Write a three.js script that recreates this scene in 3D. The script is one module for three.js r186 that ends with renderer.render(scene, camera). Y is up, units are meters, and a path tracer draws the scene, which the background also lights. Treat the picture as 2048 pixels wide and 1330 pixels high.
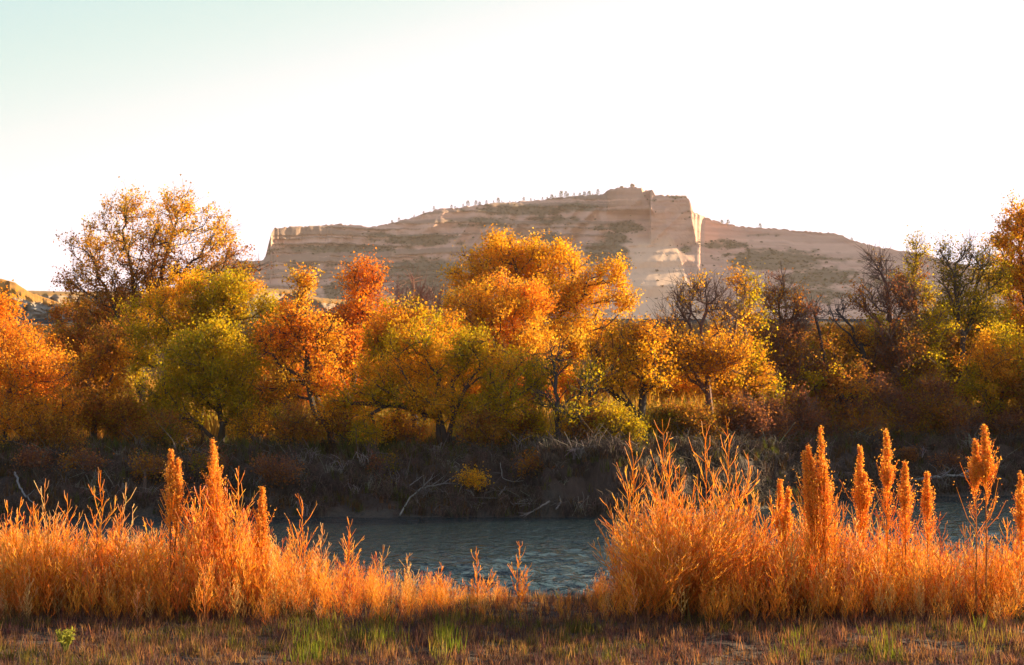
import * as THREE from 'three';
import { ImprovedNoise } from 'three/addons/math/ImprovedNoise.js';

// ------------------------------------------------------------------ camera, sky, sun, exposure
const EYE = 5.0, F = 2813, PITCH = Math.atan(95 / F);          // focal length in pixels of the 2048 px wide photo
const scene = new THREE.Scene();
const camera = new THREE.PerspectiveCamera(2 * Math.atan(665 / F) * 180 / Math.PI, 1024 / 665, 0.2, 12000);
camera.position.set(0, EYE, 0);
camera.rotation.x = PITCH;
const EXPOSURE = 3.7, SUN_AZ = 66, SUN_EL = 16;
const renderer = new THREE.WebGLRenderer({ antialias: true });
renderer.toneMapping = THREE.LinearToneMapping;
renderer.toneMappingExposure = EXPOSURE;
renderer.shadowMap.enabled = true;
const rad = Math.PI / 180;
const sunDir = new THREE.Vector3(Math.sin(SUN_AZ * rad) * Math.cos(SUN_EL * rad), Math.sin(SUN_EL * rad), -Math.cos(SUN_AZ * rad) * Math.cos(SUN_EL * rad));
{
  const W = 1024, H = 512, data = new Float32Array(W * H * 4);
  for (let j = 0; j < H; j++) {
    const up = ((j + 0.5) / H - 0.5) * Math.PI, y = Math.sin(up), c = Math.cos(up), el = Math.max(0, up / rad);
    for (let i = 0; i < W; i++) {
      const r = ((i + 0.5) / W - 0.5) * 2 * Math.PI, x = Math.cos(r) * c, z = Math.sin(r) * c;
      const ang = Math.acos(Math.min(1, Math.max(-1, x * sunDir.x + y * sunDir.y + z * sunDir.z))) / rad;
      const s = el + 0.29 * ang, er = Math.exp(-Math.max(s - 32.6, -12) / 5);
      const below = y < 0 ? 0.35 + 0.65 * Math.exp(y * 12) : 1, k = below / EXPOSURE, o = (j * W + i) * 4;
      const cap = (v, m) => (v < 1 ? v : 1 + m * (1 - Math.exp((1 - v) / m))), w = Math.min(1, Math.max(0, (37 - s) / 10));
      data[o] = cap(0.46 + 0.56 * er, 0.3) * k;
      data[o + 1] = cap(0.52 + 0.50 * Math.exp(-(s - 32) / 15), 0.2) * k;
      data[o + 2] = (0.60 + 0.28 * Math.exp(-(s - 33) / 30) + 0.3 * w * w * (3 - 2 * w)) * k;
      data[o + 3] = 1;
    }
  }
  const sky = new THREE.DataTexture(data, W, H, THREE.RGBAFormat, THREE.FloatType);
  sky.mapping = THREE.EquirectangularReflectionMapping;
  sky.magFilter = THREE.LinearFilter;
  sky.needsUpdate = true;
  scene.background = sky;
  scene.environment = sky;
}
const sun = new THREE.DirectionalLight(new THREE.Color().setRGB(1, 0.76, 0.42), 5);
sun.position.copy(sunDir).multiplyScalar(120).add(new THREE.Vector3(0, 0, -40));
sun.target.position.set(0, 0, -40);
sun.castShadow = true;
sun.shadow.mapSize.set(4096, 4096);
Object.assign(sun.shadow.camera, { left: -90, right: 90, top: 60, bottom: -60, near: 1, far: 400 });
scene.add(sun, sun.target);
scene.fog = new THREE.FogExp2(new THREE.Color().setRGB(1, 0.79, 0.73), 0.00007);

// ------------------------------------------------------------------ helpers
const V = (x, y, z) => new THREE.Vector3(x, y, z);
const lerp = (a, b, t) => a + (b - a) * t, clamp = (x, a = 0, b = 1) => Math.min(b, Math.max(a, x));
const sstep = (a, b, x) => { const t = clamp((x - a) / (b - a)); return t * t * (3 - 2 * t); };
const perlin = new ImprovedNoise(), N = (x, y = 0.37, z = 0.71) => perlin.noise(x, y, z);
const fbm = (x, y, o = 4) => { let s = 0, a = 0.5; for (let i = 0; i < o; i++, a /= 2, x *= 2.03, y *= 2.03) s += a * N(x + i * 7.3, y - i * 3.1, i * 1.7); return s; };
function rngOf(seed) { let s = seed * 2654435761 | 0; return () => { s = (s + 0x6d2b79f5) | 0; let t = Math.imul(s ^ (s >>> 15), 1 | s); t = (t + Math.imul(t ^ (t >>> 7), 61 | t)) ^ t; return ((t ^ (t >>> 14)) >>> 0) / 4294967296; }; }
const gaussOf = (R) => () => { let s = 0; for (let i = 0; i < 4; i++) s += R(); return (s - 2) * 1.7; };
function at(px, py, D) {                                         // the world point that lies D metres ahead in that direction
  const cx = (px - 1024) / F, cy = (665 - py) / F, c = Math.cos(PITCH), s = Math.sin(PITCH), t = D / (c - cy * s);
  return V(cx * t, EYE + (cy * c + s) * t, -D);
}
function curve(list) {                                           // piecewise linear function through [x, y] points
  return (x) => {
    if (x <= list[0][0]) return list[0][1];
    for (let i = 1; i < list.length; i++) if (x <= list[i][0]) return lerp(list[i - 1][1], list[i][1], (x - list[i - 1][0]) / (list[i][0] - list[i - 1][0]));
    return list[list.length - 1][1];
  };
}
const used = new Map();
function numbered(name) { const n = used.get(name) ?? 0; used.set(name, n + 1); return n ? name + '_' + String(n).padStart(3, '0') : name; }
function tag(o, label, category, group, kind) {
  if (label) o.userData.label = label;
  if (category) o.userData.category = category;
  if (group) o.userData.group = group;
  if (kind) o.userData.kind = kind;
  return o;
}
function base(name, p, label, category, group) {
  const o = new THREE.Group();
  o.name = numbered(name);
  o.position.copy(p);
  scene.add(o);
  return tag(o, label, category, group);
}
class MB {                                                       // collects triangles with vertex colours
  constructor() { this.p = []; this.c = []; this.i = []; this.uv = []; }
  get n() { return this.p.length / 3; }
  v(x, y, z, c) { this.p.push(x, y, z); this.c.push(c[0], c[1], c[2]); return this.n - 1; }
  tube(pts, rads, sides, col) {
    const t = V(0, 0, 0), a = V(0, 0, 0), b = V(0, 0, 0), up = V(0, 0, 0);
    let prev = -1;
    for (let k = 0; k < pts.length; k++) {
      t.copy(pts[Math.min(k + 1, pts.length - 1)]).sub(pts[Math.max(k - 1, 0)]).normalize();
      if (k === 0) up.set(Math.abs(t.y) > 0.9 ? 1 : 0, Math.abs(t.y) > 0.9 ? 0 : 1, 0);
      a.crossVectors(t, up).normalize(); b.crossVectors(a, t); up.copy(b);
      const first = this.n, r = rads[k], c = Array.isArray(col[0]) ? col[k] : col;
      for (let s = 0; s < sides; s++) {
        const w = s / sides * 2 * Math.PI, x = Math.cos(w) * r, y = Math.sin(w) * r;
        this.v(pts[k].x + a.x * x + b.x * y, pts[k].y + a.y * x + b.y * y, pts[k].z + a.z * x + b.z * y, c);
      }
      if (prev >= 0) for (let s = 0; s < sides; s++) { const s2 = (s + 1) % sides; this.i.push(prev + s, prev + s2, first + s, prev + s2, first + s2, first + s); }
      prev = first;
    }
  }
  leaf(q, d, w, len, wid, c, fold = 0.2) {                       // a folded lozenge from q along d, w across
    const nx = d.y * w.z - d.z * w.y, ny = d.z * w.x - d.x * w.z, nz = d.x * w.y - d.y * w.x, m = len * 0.45, f = wid * fold;
    const a = this.v(q.x, q.y, q.z, c), b = this.v(q.x + d.x * m + w.x * wid / 2 + nx * f, q.y + d.y * m + w.y * wid / 2 + ny * f, q.z + d.z * m + w.z * wid / 2 + nz * f, c);
    const e = this.v(q.x + d.x * len, q.y + d.y * len, q.z + d.z * len, c), g = this.v(q.x + d.x * m - w.x * wid / 2 + nx * f, q.y + d.y * m - w.y * wid / 2 + ny * f, q.z + d.z * m - w.z * wid / 2 + nz * f, c);
    this.i.push(a, b, e, a, e, g);
  }
  tri(q, d, w, len, wid, c) {                                    // a small deltoid leaf
    const a = this.v(q.x, q.y, q.z, c), b = this.v(q.x + d.x * len + w.x * wid / 2, q.y + d.y * len + w.y * wid / 2, q.z + d.z * len + w.z * wid / 2, c), e = this.v(q.x + d.x * len * 0.9 - w.x * wid / 2, q.y + d.y * len * 0.9 - w.y * wid / 2, q.z + d.z * len * 0.9 - w.z * wid / 2, c);
    this.i.push(a, b, e);
  }
  ribbon(pts, wids, w, cols) {
    let last = -1;
    pts.forEach((p, k) => {
      const h = wids[k] / 2, a = this.v(p.x - w.x * h, p.y - w.y * h, p.z - w.z * h, cols[k]);
      this.v(p.x + w.x * h, p.y + w.y * h, p.z + w.z * h, cols[k]);
      if (last >= 0) this.i.push(last, last + 1, a, last + 1, a + 1, a);
      last = a;
    });
  }
  geometry(smooth) {
    const g = new THREE.BufferGeometry();
    g.setAttribute('position', new THREE.Float32BufferAttribute(this.p, 3));
    g.setAttribute('color', new THREE.Float32BufferAttribute(this.c, 3));
    if (this.uv.length) g.setAttribute('uv', new THREE.Float32BufferAttribute(this.uv, 2));
    g.setIndex(this.i);
    if (smooth) g.computeVertexNormals();
    return g;
  }
  build(name, mat, parent, smooth) {
    const m = new THREE.Mesh(this.geometry(smooth), mat);
    m.castShadow = m.receiveShadow = true;
    m.name = parent ? name : numbered(name);
    (parent ?? scene).add(m);
    return m;
  }
}
function noiseTexture(size, cells, octaves, sharp = 1) {         // a tiling height texture
  const data = new Uint8Array(size * size * 4), R = rngOf(91 + cells), tab = [];
  for (let o = 0; o < octaves; o++) { const n = cells << o; tab.push(Float32Array.from({ length: n * n }, R)); }
  for (let y = 0; y < size; y++) for (let x = 0; x < size; x++) {
    let s = 0, a = 0.5;
    for (let o = 0; o < octaves; o++, a /= 2) {
      const n = cells << o, fx = x / size * n, fy = y / size * n, ix = fx | 0, iy = fy | 0, tx = fx - ix, ty = fy - iy, u = tx * tx * (3 - 2 * tx), v = ty * ty * (3 - 2 * ty), T = tab[o], w = (p, q) => T[(q % n) * n + p % n];
      s += a * lerp(lerp(w(ix, iy), w(ix + 1, iy), u), lerp(w(ix, iy + 1), w(ix + 1, iy + 1), u), v);
    }
    const g = Math.round(255 * Math.pow(clamp(s), sharp)), k = (y * size + x) * 4;
    data[k] = data[k + 1] = data[k + 2] = g; data[k + 3] = 255;
  }
  const t = new THREE.DataTexture(data, size, size);
  t.wrapS = t.wrapT = THREE.RepeatWrapping;
  t.magFilter = THREE.LinearFilter;
  t.needsUpdate = true;
  return t;
}
const jitter = (R, c, a = 0.15) => { const k = 1 + (R() - 0.5) * 2 * a; return [c[0] * k, c[1] * k * (1 + (R() - 0.5) * a), c[2] * k]; };
const mixc = (a, b, t) => [lerp(a[0], b[0], t), lerp(a[1], b[1], t), lerp(a[2], b[2], t)];
const roughTex = noiseTexture(512, 16, 5), rippleTex = noiseTexture(1024, 12, 5);
const M = {
  leaf: new THREE.MeshPhysicalMaterial({ vertexColors: true, roughness: 1, transmission: 0.55, thickness: 0, side: THREE.DoubleSide, specularIntensity: 0.15 }),
  weed: new THREE.MeshPhysicalMaterial({ vertexColors: true, roughness: 1, transmission: 0.5, thickness: 0, side: THREE.DoubleSide, specularIntensity: 0.3 }),
  wood: new THREE.MeshStandardMaterial({ vertexColors: true, roughness: 0.9 }),
  soil: new THREE.MeshStandardMaterial({ vertexColors: true, roughness: 1, bumpMap: roughTex, bumpScale: 0.25 }),
  rock: new THREE.MeshStandardMaterial({ vertexColors: true, roughness: 1 }),
  water: new THREE.MeshPhysicalMaterial({ color: new THREE.Color().setRGB(0.011, 0.023, 0.031), roughness: 0.05, ior: 1.33, bumpMap: rippleTex, bumpScale: 0.13 }),
};

// ------------------------------------------------------------------ ground and river
const farLine = (x) => 51.3 + 9.6 * sstep(3, 19, x) + 0.5 * N(x * 0.35, 1.3) + 0.25 * N(x * 1.3, 4.2) - 1.3 * sstep(-16, -26, x);
const nearEdge = (x) => 11.1 + 0.5 * N(x * 0.4, 9.1) + 0.15 * N(x * 1.7, 2.2);
function groundH(x, z) {
  const D = -z, fl = farLine(x);
  if (D < 24) {
    const d = D - nearEdge(x), top = 3.3 + 0.07 * fbm(x * 0.8, D * 0.8, 4) + 0.03 * N(x * 4, D * 4);
    return d < 0 ? top : lerp(top, -0.9, sstep(-0.3, 7, d));
  }
  const d = D - fl;
  if (d < 0) return Math.max(-0.9, d * 0.5);
  const steep = sstep(0.4, 1.3, x) * sstep(13, 5, x), run = lerp(3.6, 1.2, steep), rough = fbm(x * 0.7, D * 0.9, 4);
  let h = 0.3 * sstep(0, 0.7, d) + lerp(1.72, 1.9, steep) * sstep(0.3, run + 0.3, d + rough * 0.9) + 0.28 * rough * sstep(0, 1, d) + (0.16 * N(x * 2.4, D * 2.9) + 0.1 * N(x * 5.1, D * 5.7)) * sstep(0, 0.5, d);
  h += 2.2 * sstep(66, 135, D);
  if (D > 150) h = lerp(h, EYE + 0.035 * D, sstep(150, 230, D));
  return h;
}
function axis(parts) { const a = []; for (const [from, to, n] of parts) for (let i = 0; i < n; i++) a.push(lerp(from, to, i / n)); a.push(parts[parts.length - 1][1]); return a; }
{
  const xs = axis([[-3200, -800, 6], [-800, -120, 12], [-120, -30, 30], [-30, 32, 200], [32, 120, 30], [120, 800, 12], [800, 3200, 6]]);
  const zs = axis([[400, 30, 6], [30, -4, 12], [-4, -15, 90], [-15, -48, 16], [-48, -72, 120], [-72, -150, 40], [-150, -260, 20], [-260, -1700, 18], [-1700, -5000, 8]]);
  const mb = new MB(), W = xs.length;
  for (const z of zs) for (const x of xs) {
    const h = z > -24 && z < 400 ? groundH(x, z) : groundH(x, z), far = sstep(-24, -26, z);
    const n = 0.5 + fbm(x * 0.5, z * 0.5, 4), n2 = 0.5 + N(x * 2.3, z * 2.3);
    let c = mixc([0.022, 0.012, 0.01], [0.045, 0.022, 0.015], n);                      // near soil, reddish brown
    if (far > 0.5) {
      const d = -z - farLine(x), top = sstep(1.9, 2.5, h);
      c = mixc(mixc([0.022, 0.014, 0.013], [0.085, 0.055, 0.046], n * 0.6 + n2 * 0.4), mixc([0.045, 0.045, 0.014], [0.10, 0.07, 0.025], n), top);
      if (d < 0.5) c = [0.05, 0.04, 0.035];
      if (-z > 150) c = mixc([0.28, 0.2, 0.08], [0.22, 0.17, 0.08], n);
    }
    mb.v(x, h, z, c);
    mb.uv.push(x / 3, z / 3);
  }
  for (let j = 0; j + 1 < zs.length; j++) for (let i = 0; i + 1 < W; i++) { const a = j * W + i; mb.i.push(a, a + 1, a + W, a + 1, a + W + 1, a + W); }
  tag(mb.build('ground', M.soil, null, true), 'bare brown earth of both river banks and the valley floor beyond', null, null, 'structure');
}
{
  const mb = new MB();
  const xs = axis([[-400, -60, 6], [-60, -18, 40], [-18, 27, 240], [27, 60, 20], [60, 400, 6]]), zs = axis([[-9, -25, 12], [-25, -63, 300], [-63, -80, 4]]), W = xs.length;
  for (const z of zs) for (const x of xs) {
    const calm = sstep(-0.35, 0.25, fbm(x * 0.14, z * 0.26, 2) + 0.05 * (x + 2)), near = sstep(-64, -61, z) * sstep(-18, -14, x) * sstep(28, 25, x);
    mb.v(x, near * (0.3 + 0.7 * calm) * lerp(4.2, 0.5, sstep(29, 51 + 0.6 * x, -z)) * (0.05 * N(x * 0.9, z * 1.5, 3.1) + 0.035 * N(x * 2.1 + z * 0.4, z * 3.1, 5.2) + 0.014 * N(x * 4.6, z * 6.4, 1.1)), z, [1, 1, 1]);
    mb.uv.push(x / 4, z / 2.4);
  }
  for (let j = 0; j + 1 < zs.length; j++) for (let i = 0; i + 1 < W; i++) { const a = j * W + i; mb.i.push(a, a + 1, a + W, a + 1, a + W + 1, a + W); }
  tag(mb.build('river', M.water, null, true), 'dark rippled river reflecting the pale sky between the two banks', null, null, 'structure');
}

// ------------------------------------------------------------------ bluff and badlands: sheets with real depth
function relief(name, label, o) {
  const mb = new MB(), { pxs, rows } = o, R = rows + 1, grid = [];
  for (const px of pxs) {
    const top = o.sky(px), bot = Math.max(top + 2, o.bottom ?? 672);
    const cum = [o.start(px)], col = [];
    for (let q = 1; q <= 400; q++) cum.push(cum[q - 1] + o.grade(px, bot - q + 0.5) * o.unit);
    let D = cum[0];
    for (let r = 0; r < R; r++) {
      const py = lerp(bot, top, r / rows), q = Math.min(399, Math.floor(bot - py));
      D = lerp(cum[q], cum[q + 1], bot - py - q);
      const Dd = D + o.shape(px, py, clamp((py - top) / 6));
      col.push([px, py, Dd]);
      const p = at(px, py, Dd);
      mb.v(p.x, p.y, p.z, o.color(px, py));
    }
    grid.push(col);
    const p = at(px, top, D + o.shape(px, top, 0)), dir = V(p.x, 0, p.z).normalize();
    for (const [dist, drop] of o.back) mb.v(p.x + dir.x * dist, Math.max(-2, p.y - drop), p.z + dir.z * dist, o.capColor);
  }
  const W = R + o.back.length;
  for (let i = 0; i + 1 < pxs.length; i++) for (let r = 0; r + 1 < W; r++) { const a = i * W + r; mb.i.push(a, a + W, a + 1, a + 1, a + W, a + W + 1); }
  tag(mb.build(name, M.rock, null, true), label, null, null, 'structure');
  return grid;
}
const bluffSky = curve([[380, 560], [430, 522], [452, 519], [457, 503], [468, 503], [473, 520], [500, 522], [526, 520], [531, 512], [537, 488], [543, 466], [549, 455], [580, 453], [620, 452], [680, 447], [715, 450], [750, 453], [780, 446], [800, 440], [830, 433], [850, 425], [880, 417], [910, 416], [940, 411], [980, 406], [1020, 403], [1060, 402], [1100, 396], [1140, 392], [1180, 390], [1204, 388], [1213, 383], [1222, 377], [1240, 375], [1283, 374], [1288, 381], [1305, 380], [1311, 390], [1340, 390], [1372, 391], [1379, 400], [1384, 414], [1388, 423], [1410, 433], [1440, 444], [1480, 452], [1540, 456], [1600, 461], [1660, 465], [1690, 472], [1702, 478], [1740, 490], [1800, 500], [1860, 510], [1880, 518], [1940, 532], [2048, 556], [2200, 590], [2400, 630]]);
const spots = [[690, 497, 150, 11, 0.8], [840, 480, 90, 14, 0.9], [640, 527, 100, 6, 0.6], [860, 540, 110, 30, 0.8], [870, 585, 80, 45, 1.1], [700, 585, 60, 30, 1], [610, 535, 40, 5, .8], [760, 470, 40, 8, .7], [1050, 420, 130, 14, 0.75], [970, 445, 90, 15, .6], [1150, 415, 60, 12, .7], [1110, 440, 60, 16, .6], [1090, 480, 60, 25, .7], [1215, 505, 45, 25, 1.1], [1250, 455, 40, 14, .95], [1230, 478, 30, 18, .9], [1205, 455, 25, 10, .6], [1250, 530, 22, 12, .6], [1285, 550, 20, 9, .4], [1370, 498, 14, 14, .8], [1550, 520, 110, 24, .95], [1640, 555, 90, 22, .9], [1600, 590, 140, 25, .7], [1450, 490, 60, 14, .7], [1700, 520, 80, 10, .5], [1530, 470, 60, 5, .5], [1400, 600, 60, 30, .3], [1310, 400, 16, 7, .5], [1355, 394, 22, 5, .6], [1780, 560, 90, 25, .6]];
const veg = (px, py) => {
  let s = 0;
  for (const [x, y, rx, ry, k] of spots) { const d = ((px - x) / rx) ** 2 + ((py - y) / ry) ** 2; if (d < 3) s = Math.max(s, k * Math.exp(-d * 0.9)); }
  return sstep(0.3, 0.62, s + 0.55 * fbm(px / 26, py / 9, 4));
};
const spurX = curve([[412, 1328], [440, 1332], [470, 1341], [500, 1354], [530, 1364], [560, 1371], [600, 1392], [640, 1415], [672, 1440]]);
const blockX = curve([[388, 1372], [405, 1381], [440, 1384], [470, 1390], [488, 1396], [500, 1420], [520, 1446], [545, 1456], [572, 1470], [610, 1500], [672, 1540]]);
const towerX = curve([[370, 1281], [385, 1285], [400, 1292], [415, 1302], [430, 1310]]);
const gullyX = curve([[505, 1362], [530, 1392], [560, 1425], [600, 1465], [672, 1500]]);
const edge = (d, left, right) => (d < 0 ? Math.exp(d / left) : Math.exp(-d / right));  // a spur: gentle on its left side, sheer on its right
const cliffBand = (px, py, fine = 1) => {
  const e = py + 6 * N(px / 130, 2.2) + fine * 2 * N(px / 17, 6.1) - (px > 1390 ? (px - 1390) * 0.06 : 0);
  return sstep(-0.06, 0.1, N(e / 8.5, px / 500, 5.5) + 0.5 * N(e / 3.3, px / 300, 1.5));
};
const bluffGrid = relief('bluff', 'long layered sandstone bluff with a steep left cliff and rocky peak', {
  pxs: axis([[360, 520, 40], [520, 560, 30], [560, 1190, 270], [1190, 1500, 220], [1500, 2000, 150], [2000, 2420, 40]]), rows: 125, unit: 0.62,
  sky: (px) => bluffSky(px) + (3.2 * fbm(px / 13, 3.3, 4) + 1.5 * sstep(0.1, 0.2, N(px / 7, 8.1))) * (px > 545 ? 1 : 0.4),
  start: (px) => 1480 - 0.2 * Math.max(0, px - 1385) + lerp(80, 25, sstep(1300, 1450, px)) * N(px / 260, 3.9) - 60 * (px < 1390 ? Math.exp(-(((px - 1390) / 150) ** 2)) : 1),
  grade: (px, py) => {
    const top = bluffSky(px), h = py - top, cl = cliffBand(px, py, 0);
    let g = lerp(2.6, 0.35, cl);
    if (px > 540 && px < 780) g = h < 46 ? lerp(0.2, 0.7, cl < 0.4) : h > 95 ? 1.5 : g;
    if (px > 1213 && px < 1300 && py < 428) g = 0.12;
    if (px >= 1300 && px < 1392 && py < 488) g = 0.18;
    if (px > 1400) g = lerp(g, py - top < 14 ? 0.9 : 2.0, sstep(1392, 1410, px));
    if (py > 600) g = 2.0;
    return g;
  },
  shape: (px, py, k) => {
    const cl = cliffBand(px, py);
    const rt = sstep(1385, 1412, px), rav = N((px + 0.9 * py) / 40, py / 130, 2.2), low = sstep(470, 600, py);
    const still = 1 - 0.75 * sstep(1195, 1225, px) * sstep(1440, 1400, px);
    let d = 4.5 * cl * (1 - 0.6 * rt) * still - 2.5 * still * (1 - Math.abs(N(px / 19, py / 70, 2.2)) * 2) * (1 - 0.7 * rt) * k + 6 * fbm(px / 24, py / 16, 4) * (1 - 0.6 * rt) * still * k * (0.4 + 0.6 * sstep(545, 640, px));
    d += (px > 1395 ? 4 : 17 * still) * N(px / 75, py / 160, 7.7) * sstep(380, 560, py) - 13 * still * (1 - 2.2 * Math.abs(rav)) * (1 - 0.88 * rt) * (1 - 0.4 * low) * sstep(545, 640, px) * sstep(0, 40, py - bluffSky(px));
    d -= 6.5 * edge(px - spurX(py), 95, 8) * sstep(408, 425, py) * (0.5 + 0.5 * sstep(420, 560, py));
    d -= 7.5 * edge(px - blockX(py), 130, 7) * sstep(388, 400, py) * (1 - 0.35 * sstep(486, 515, py));
    d -= 12 * edge(px - towerX(py), 200, 5) * sstep(432, 418, py) * sstep(1206, 1216, px);
    d -= 5 * edge(px - gullyX(py), 30, 8) * sstep(500, 520, py);
    return d;
  },
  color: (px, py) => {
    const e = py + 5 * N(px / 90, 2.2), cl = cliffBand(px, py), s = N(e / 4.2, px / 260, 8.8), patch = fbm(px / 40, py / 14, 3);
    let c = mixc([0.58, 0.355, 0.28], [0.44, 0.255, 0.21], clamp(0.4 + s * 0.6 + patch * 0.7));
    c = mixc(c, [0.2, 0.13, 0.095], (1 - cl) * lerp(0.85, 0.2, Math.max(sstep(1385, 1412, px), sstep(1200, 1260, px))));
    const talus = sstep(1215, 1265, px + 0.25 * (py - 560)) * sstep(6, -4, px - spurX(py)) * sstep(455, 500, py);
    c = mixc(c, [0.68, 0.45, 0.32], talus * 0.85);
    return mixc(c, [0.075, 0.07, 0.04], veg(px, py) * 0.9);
  },
  capColor: [0.24, 0.19, 0.09],
  back: [[30, 1], [120, 12], [300, 60], [700, 400]],
});
// scrub on the bluff's slopes
{
  const R = rngOf(5), mb = new MB(), G = gaussOf(R);
  for (let i = 0; i < 46; i++) {
    const d = V(G(), Math.abs(G()) * 0.9, G()).normalize().multiplyScalar(0.35 + 0.65 * R()), w = V(G(), G(), G()).normalize(), f = V(0, 0, 0).crossVectors(w, V(G(), G(), G())).normalize();
    mb.leaf(d, f, w, 0.6, 0.55, [1, 1, 1]);
  }
  const list = [];
  for (let t = 0; t < 60000 && list.length < 3600; t++) {
    const col = bluffGrid[Math.floor(R() * bluffGrid.length)], [px, py, D] = col[Math.floor(R() * (col.length - 2))];
    if (px > 2060 || R() > veg(px, py) * 0.9 + 0.01) continue;
    list.push([px + R() * 2 - 1, py + R() * 1.2, D]);
  }
  const im = new THREE.InstancedMesh(mb.geometry(), M.leaf, list.length), m = new THREE.Matrix4(), q = new THREE.Quaternion();
  list.forEach(([px, py, D], i) => {
    const s = 0.8 + 1.5 * R() * R(), p = at(px, py, D);
    m.compose(p, q.setFromAxisAngle(V(0, 1, 0), R() * 6.28), V(s, s * (0.7 + 0.6 * R()), s));
    im.setMatrixAt(i, m);
    im.setColorAt(i, new THREE.Color().setRGB(...jitter(R, R() < 0.6 ? [0.07, 0.08, 0.035] : [0.14, 0.11, 0.06], 0.3)));
  });
  im.name = 'scrub';
  scene.add(im);
  tag(im, 'dark green scrub in patches over the slopes of the bluff', null, null, 'stuff');
}
// small pines along the skyline
{
  const R = rngOf(11), G = gaussOf(R);
  const variants = [0, 1, 2].map((k) => {
    const wood = new MB(), crown = new MB(), H = [5, 4.2, 3.4][k];
    wood.tube([V(0, -1, 0), V(0.1, H * 0.4, 0), V(0, H * 0.9, 0)], [0.25, 0.16, 0.05], 5, [0.08, 0.06, 0.05]);
    for (let i = 0; i < 170; i++) {
      const t = R(), y = H * (0.04 + 0.96 * t), r = H * (k === 2 ? 0.5 : 0.38) * (1 - t * 0.75) * Math.sqrt(R()), a = R() * 6.28, w = V(G(), G(), G()).normalize();
      crown.leaf(V(Math.cos(a) * r, y, Math.sin(a) * r), V(Math.cos(a), 0.5 * G(), Math.sin(a)).normalize(), w, 0.75, 0.5, jitter(R, [0.075, 0.085, 0.03], 0.35));
    }
    return [wood, crown];
  });
  const made = [];
  const pine = (px, k, s, label, group, lift = 0) => {
    const col = bluffGrid.reduce((b, c) => (Math.abs(c[0][0] - px) < Math.abs(b[0][0] - px) ? c : b)), [x, y, D] = col[col.length - 1];
    const p = at(x, y, D + 6 + lift);
    let o;
    if (made[k]) { o = made[k].clone(); o.name = numbered('pine_tree'); scene.add(o); o.position.copy(p); } else {
      o = made[k] = base('pine_tree', p);
      variants[k][0].build('trunk', M.wood, o);
      tag(variants[k][1].build('crown', M.leaf, o), null, null, null, 'stuff');
    }
    o.userData = {};
    o.rotation.y = R() * 6;
    o.scale.setScalar(s);
    tag(o, label, 'pine', group);
  };
  for (const px of [783, 799, 829, 846, 868, 903, 911, 926, 935, 951, 958, 972, 986, 996, 1004, 1019, 1031, 1047, 1062, 1068, 1085, 1094, 1103, 1110, 1122, 1131, 1137, 1149, 1160, 1168, 1178, 1186, 1196])
    pine(px, Math.floor(R() * 3), 0.55 + 1.5 * R() * R(), 'small dark pine on the skyline of the bluff left of the peak', 'pines along the left ridge');
  for (const px of [1443, 1456, 1521, 1703]) pine(px, 1 + Math.floor(R() * 2), 0.9 + 0.5 * R(), 'lone small pine on the bare skyline of the right ridge', 'pines along the right ridge');
  // two knobs of rock on the peak
  for (const [px, w, h, label] of [[1243, 2.4, 2.0, 'squat rock knob on the left of the bluff peak'], [1264, 2.6, 3.0, 'taller rock knob near the middle of the bluff peak']]) {
    const g = new THREE.IcosahedronGeometry(1, 3), p = g.attributes.position;
    for (let i = 0; i < p.count; i++) { const k = 1 + 0.5 * N(p.getX(i) * 1.4 + px, p.getY(i) * 1.4, p.getZ(i) * 1.4); p.setXYZ(i, p.getX(i) * k * w, p.getY(i) * k * h, p.getZ(i) * k * w); }
    const o = new THREE.Mesh(g, new THREE.MeshStandardMaterial({ color: new THREE.Color().setRGB(0.4, 0.28, 0.2), roughness: 1, flatShading: true }));
    o.name = numbered('rock');
    o.position.copy(at(px, bluffSky(px) + 0.5, 1640));
    const col = bluffGrid.reduce((b, c) => (Math.abs(c[0][0] - px) < Math.abs(b[0][0] - px) ? c : b)), e = col[col.length - 1];
    o.position.copy(at(e[0], e[1] - 0.5, e[2] + 4));
    o.castShadow = true;
    scene.add(o);
    tag(o, label, 'rock');
  }
}
// grassy terrace with eroded pale sides, and the nearer grassy mound at the left
const terraceSky = curve([[-400, 575], [40, 581], [130, 583], [300, 582], [420, 580], [535, 577], [590, 579], [620, 590], [640, 596], [690, 599], [740, 594], [790, 591], [810, 600], [840, 625], [900, 655]]);
relief('terrace', 'low grassy terrace with an eroded pale side below the bluff', {
  pxs: axis([[-400, 40, 60], [40, 905, 330]]), rows: 50, unit: 0.16, bottom: 670,
  sky: (px) => terraceSky(px) + 1.2 * fbm(px / 14, 1.3, 3),
  start: (px) => 380 + 20 * N(px / 80, 2.1),
  grade: (px, py) => { const h = py - terraceSky(px); return h < 4 ? 30 : h < 9 ? 5 : h < 45 ? 0.35 : 2; },
  shape: (px, py, k) => (6 * fbm(px / 22, py / 30, 4) - 2 * Math.abs(N(px / 11, py / 60))) * k,
  color: (px, py) => { const h = py - terraceSky(px) + 4 * N(px / 20, 4.4); return h < 9 ? mixc([0.28, 0.125, 0.012], [0.2, 0.1, 0.012], 0.5 + N(px / 9, py / 2)) : h < 45 ? mixc([0.27, 0.19, 0.14], [0.17, 0.12, 0.09], 0.5 + N(px / 30, py / 4)) : [0.25, 0.18, 0.08]; },
  capColor: [0.25, 0.13, 0.02], back: [[20, 0.3], [60, 3], [150, 40]],
});
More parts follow.
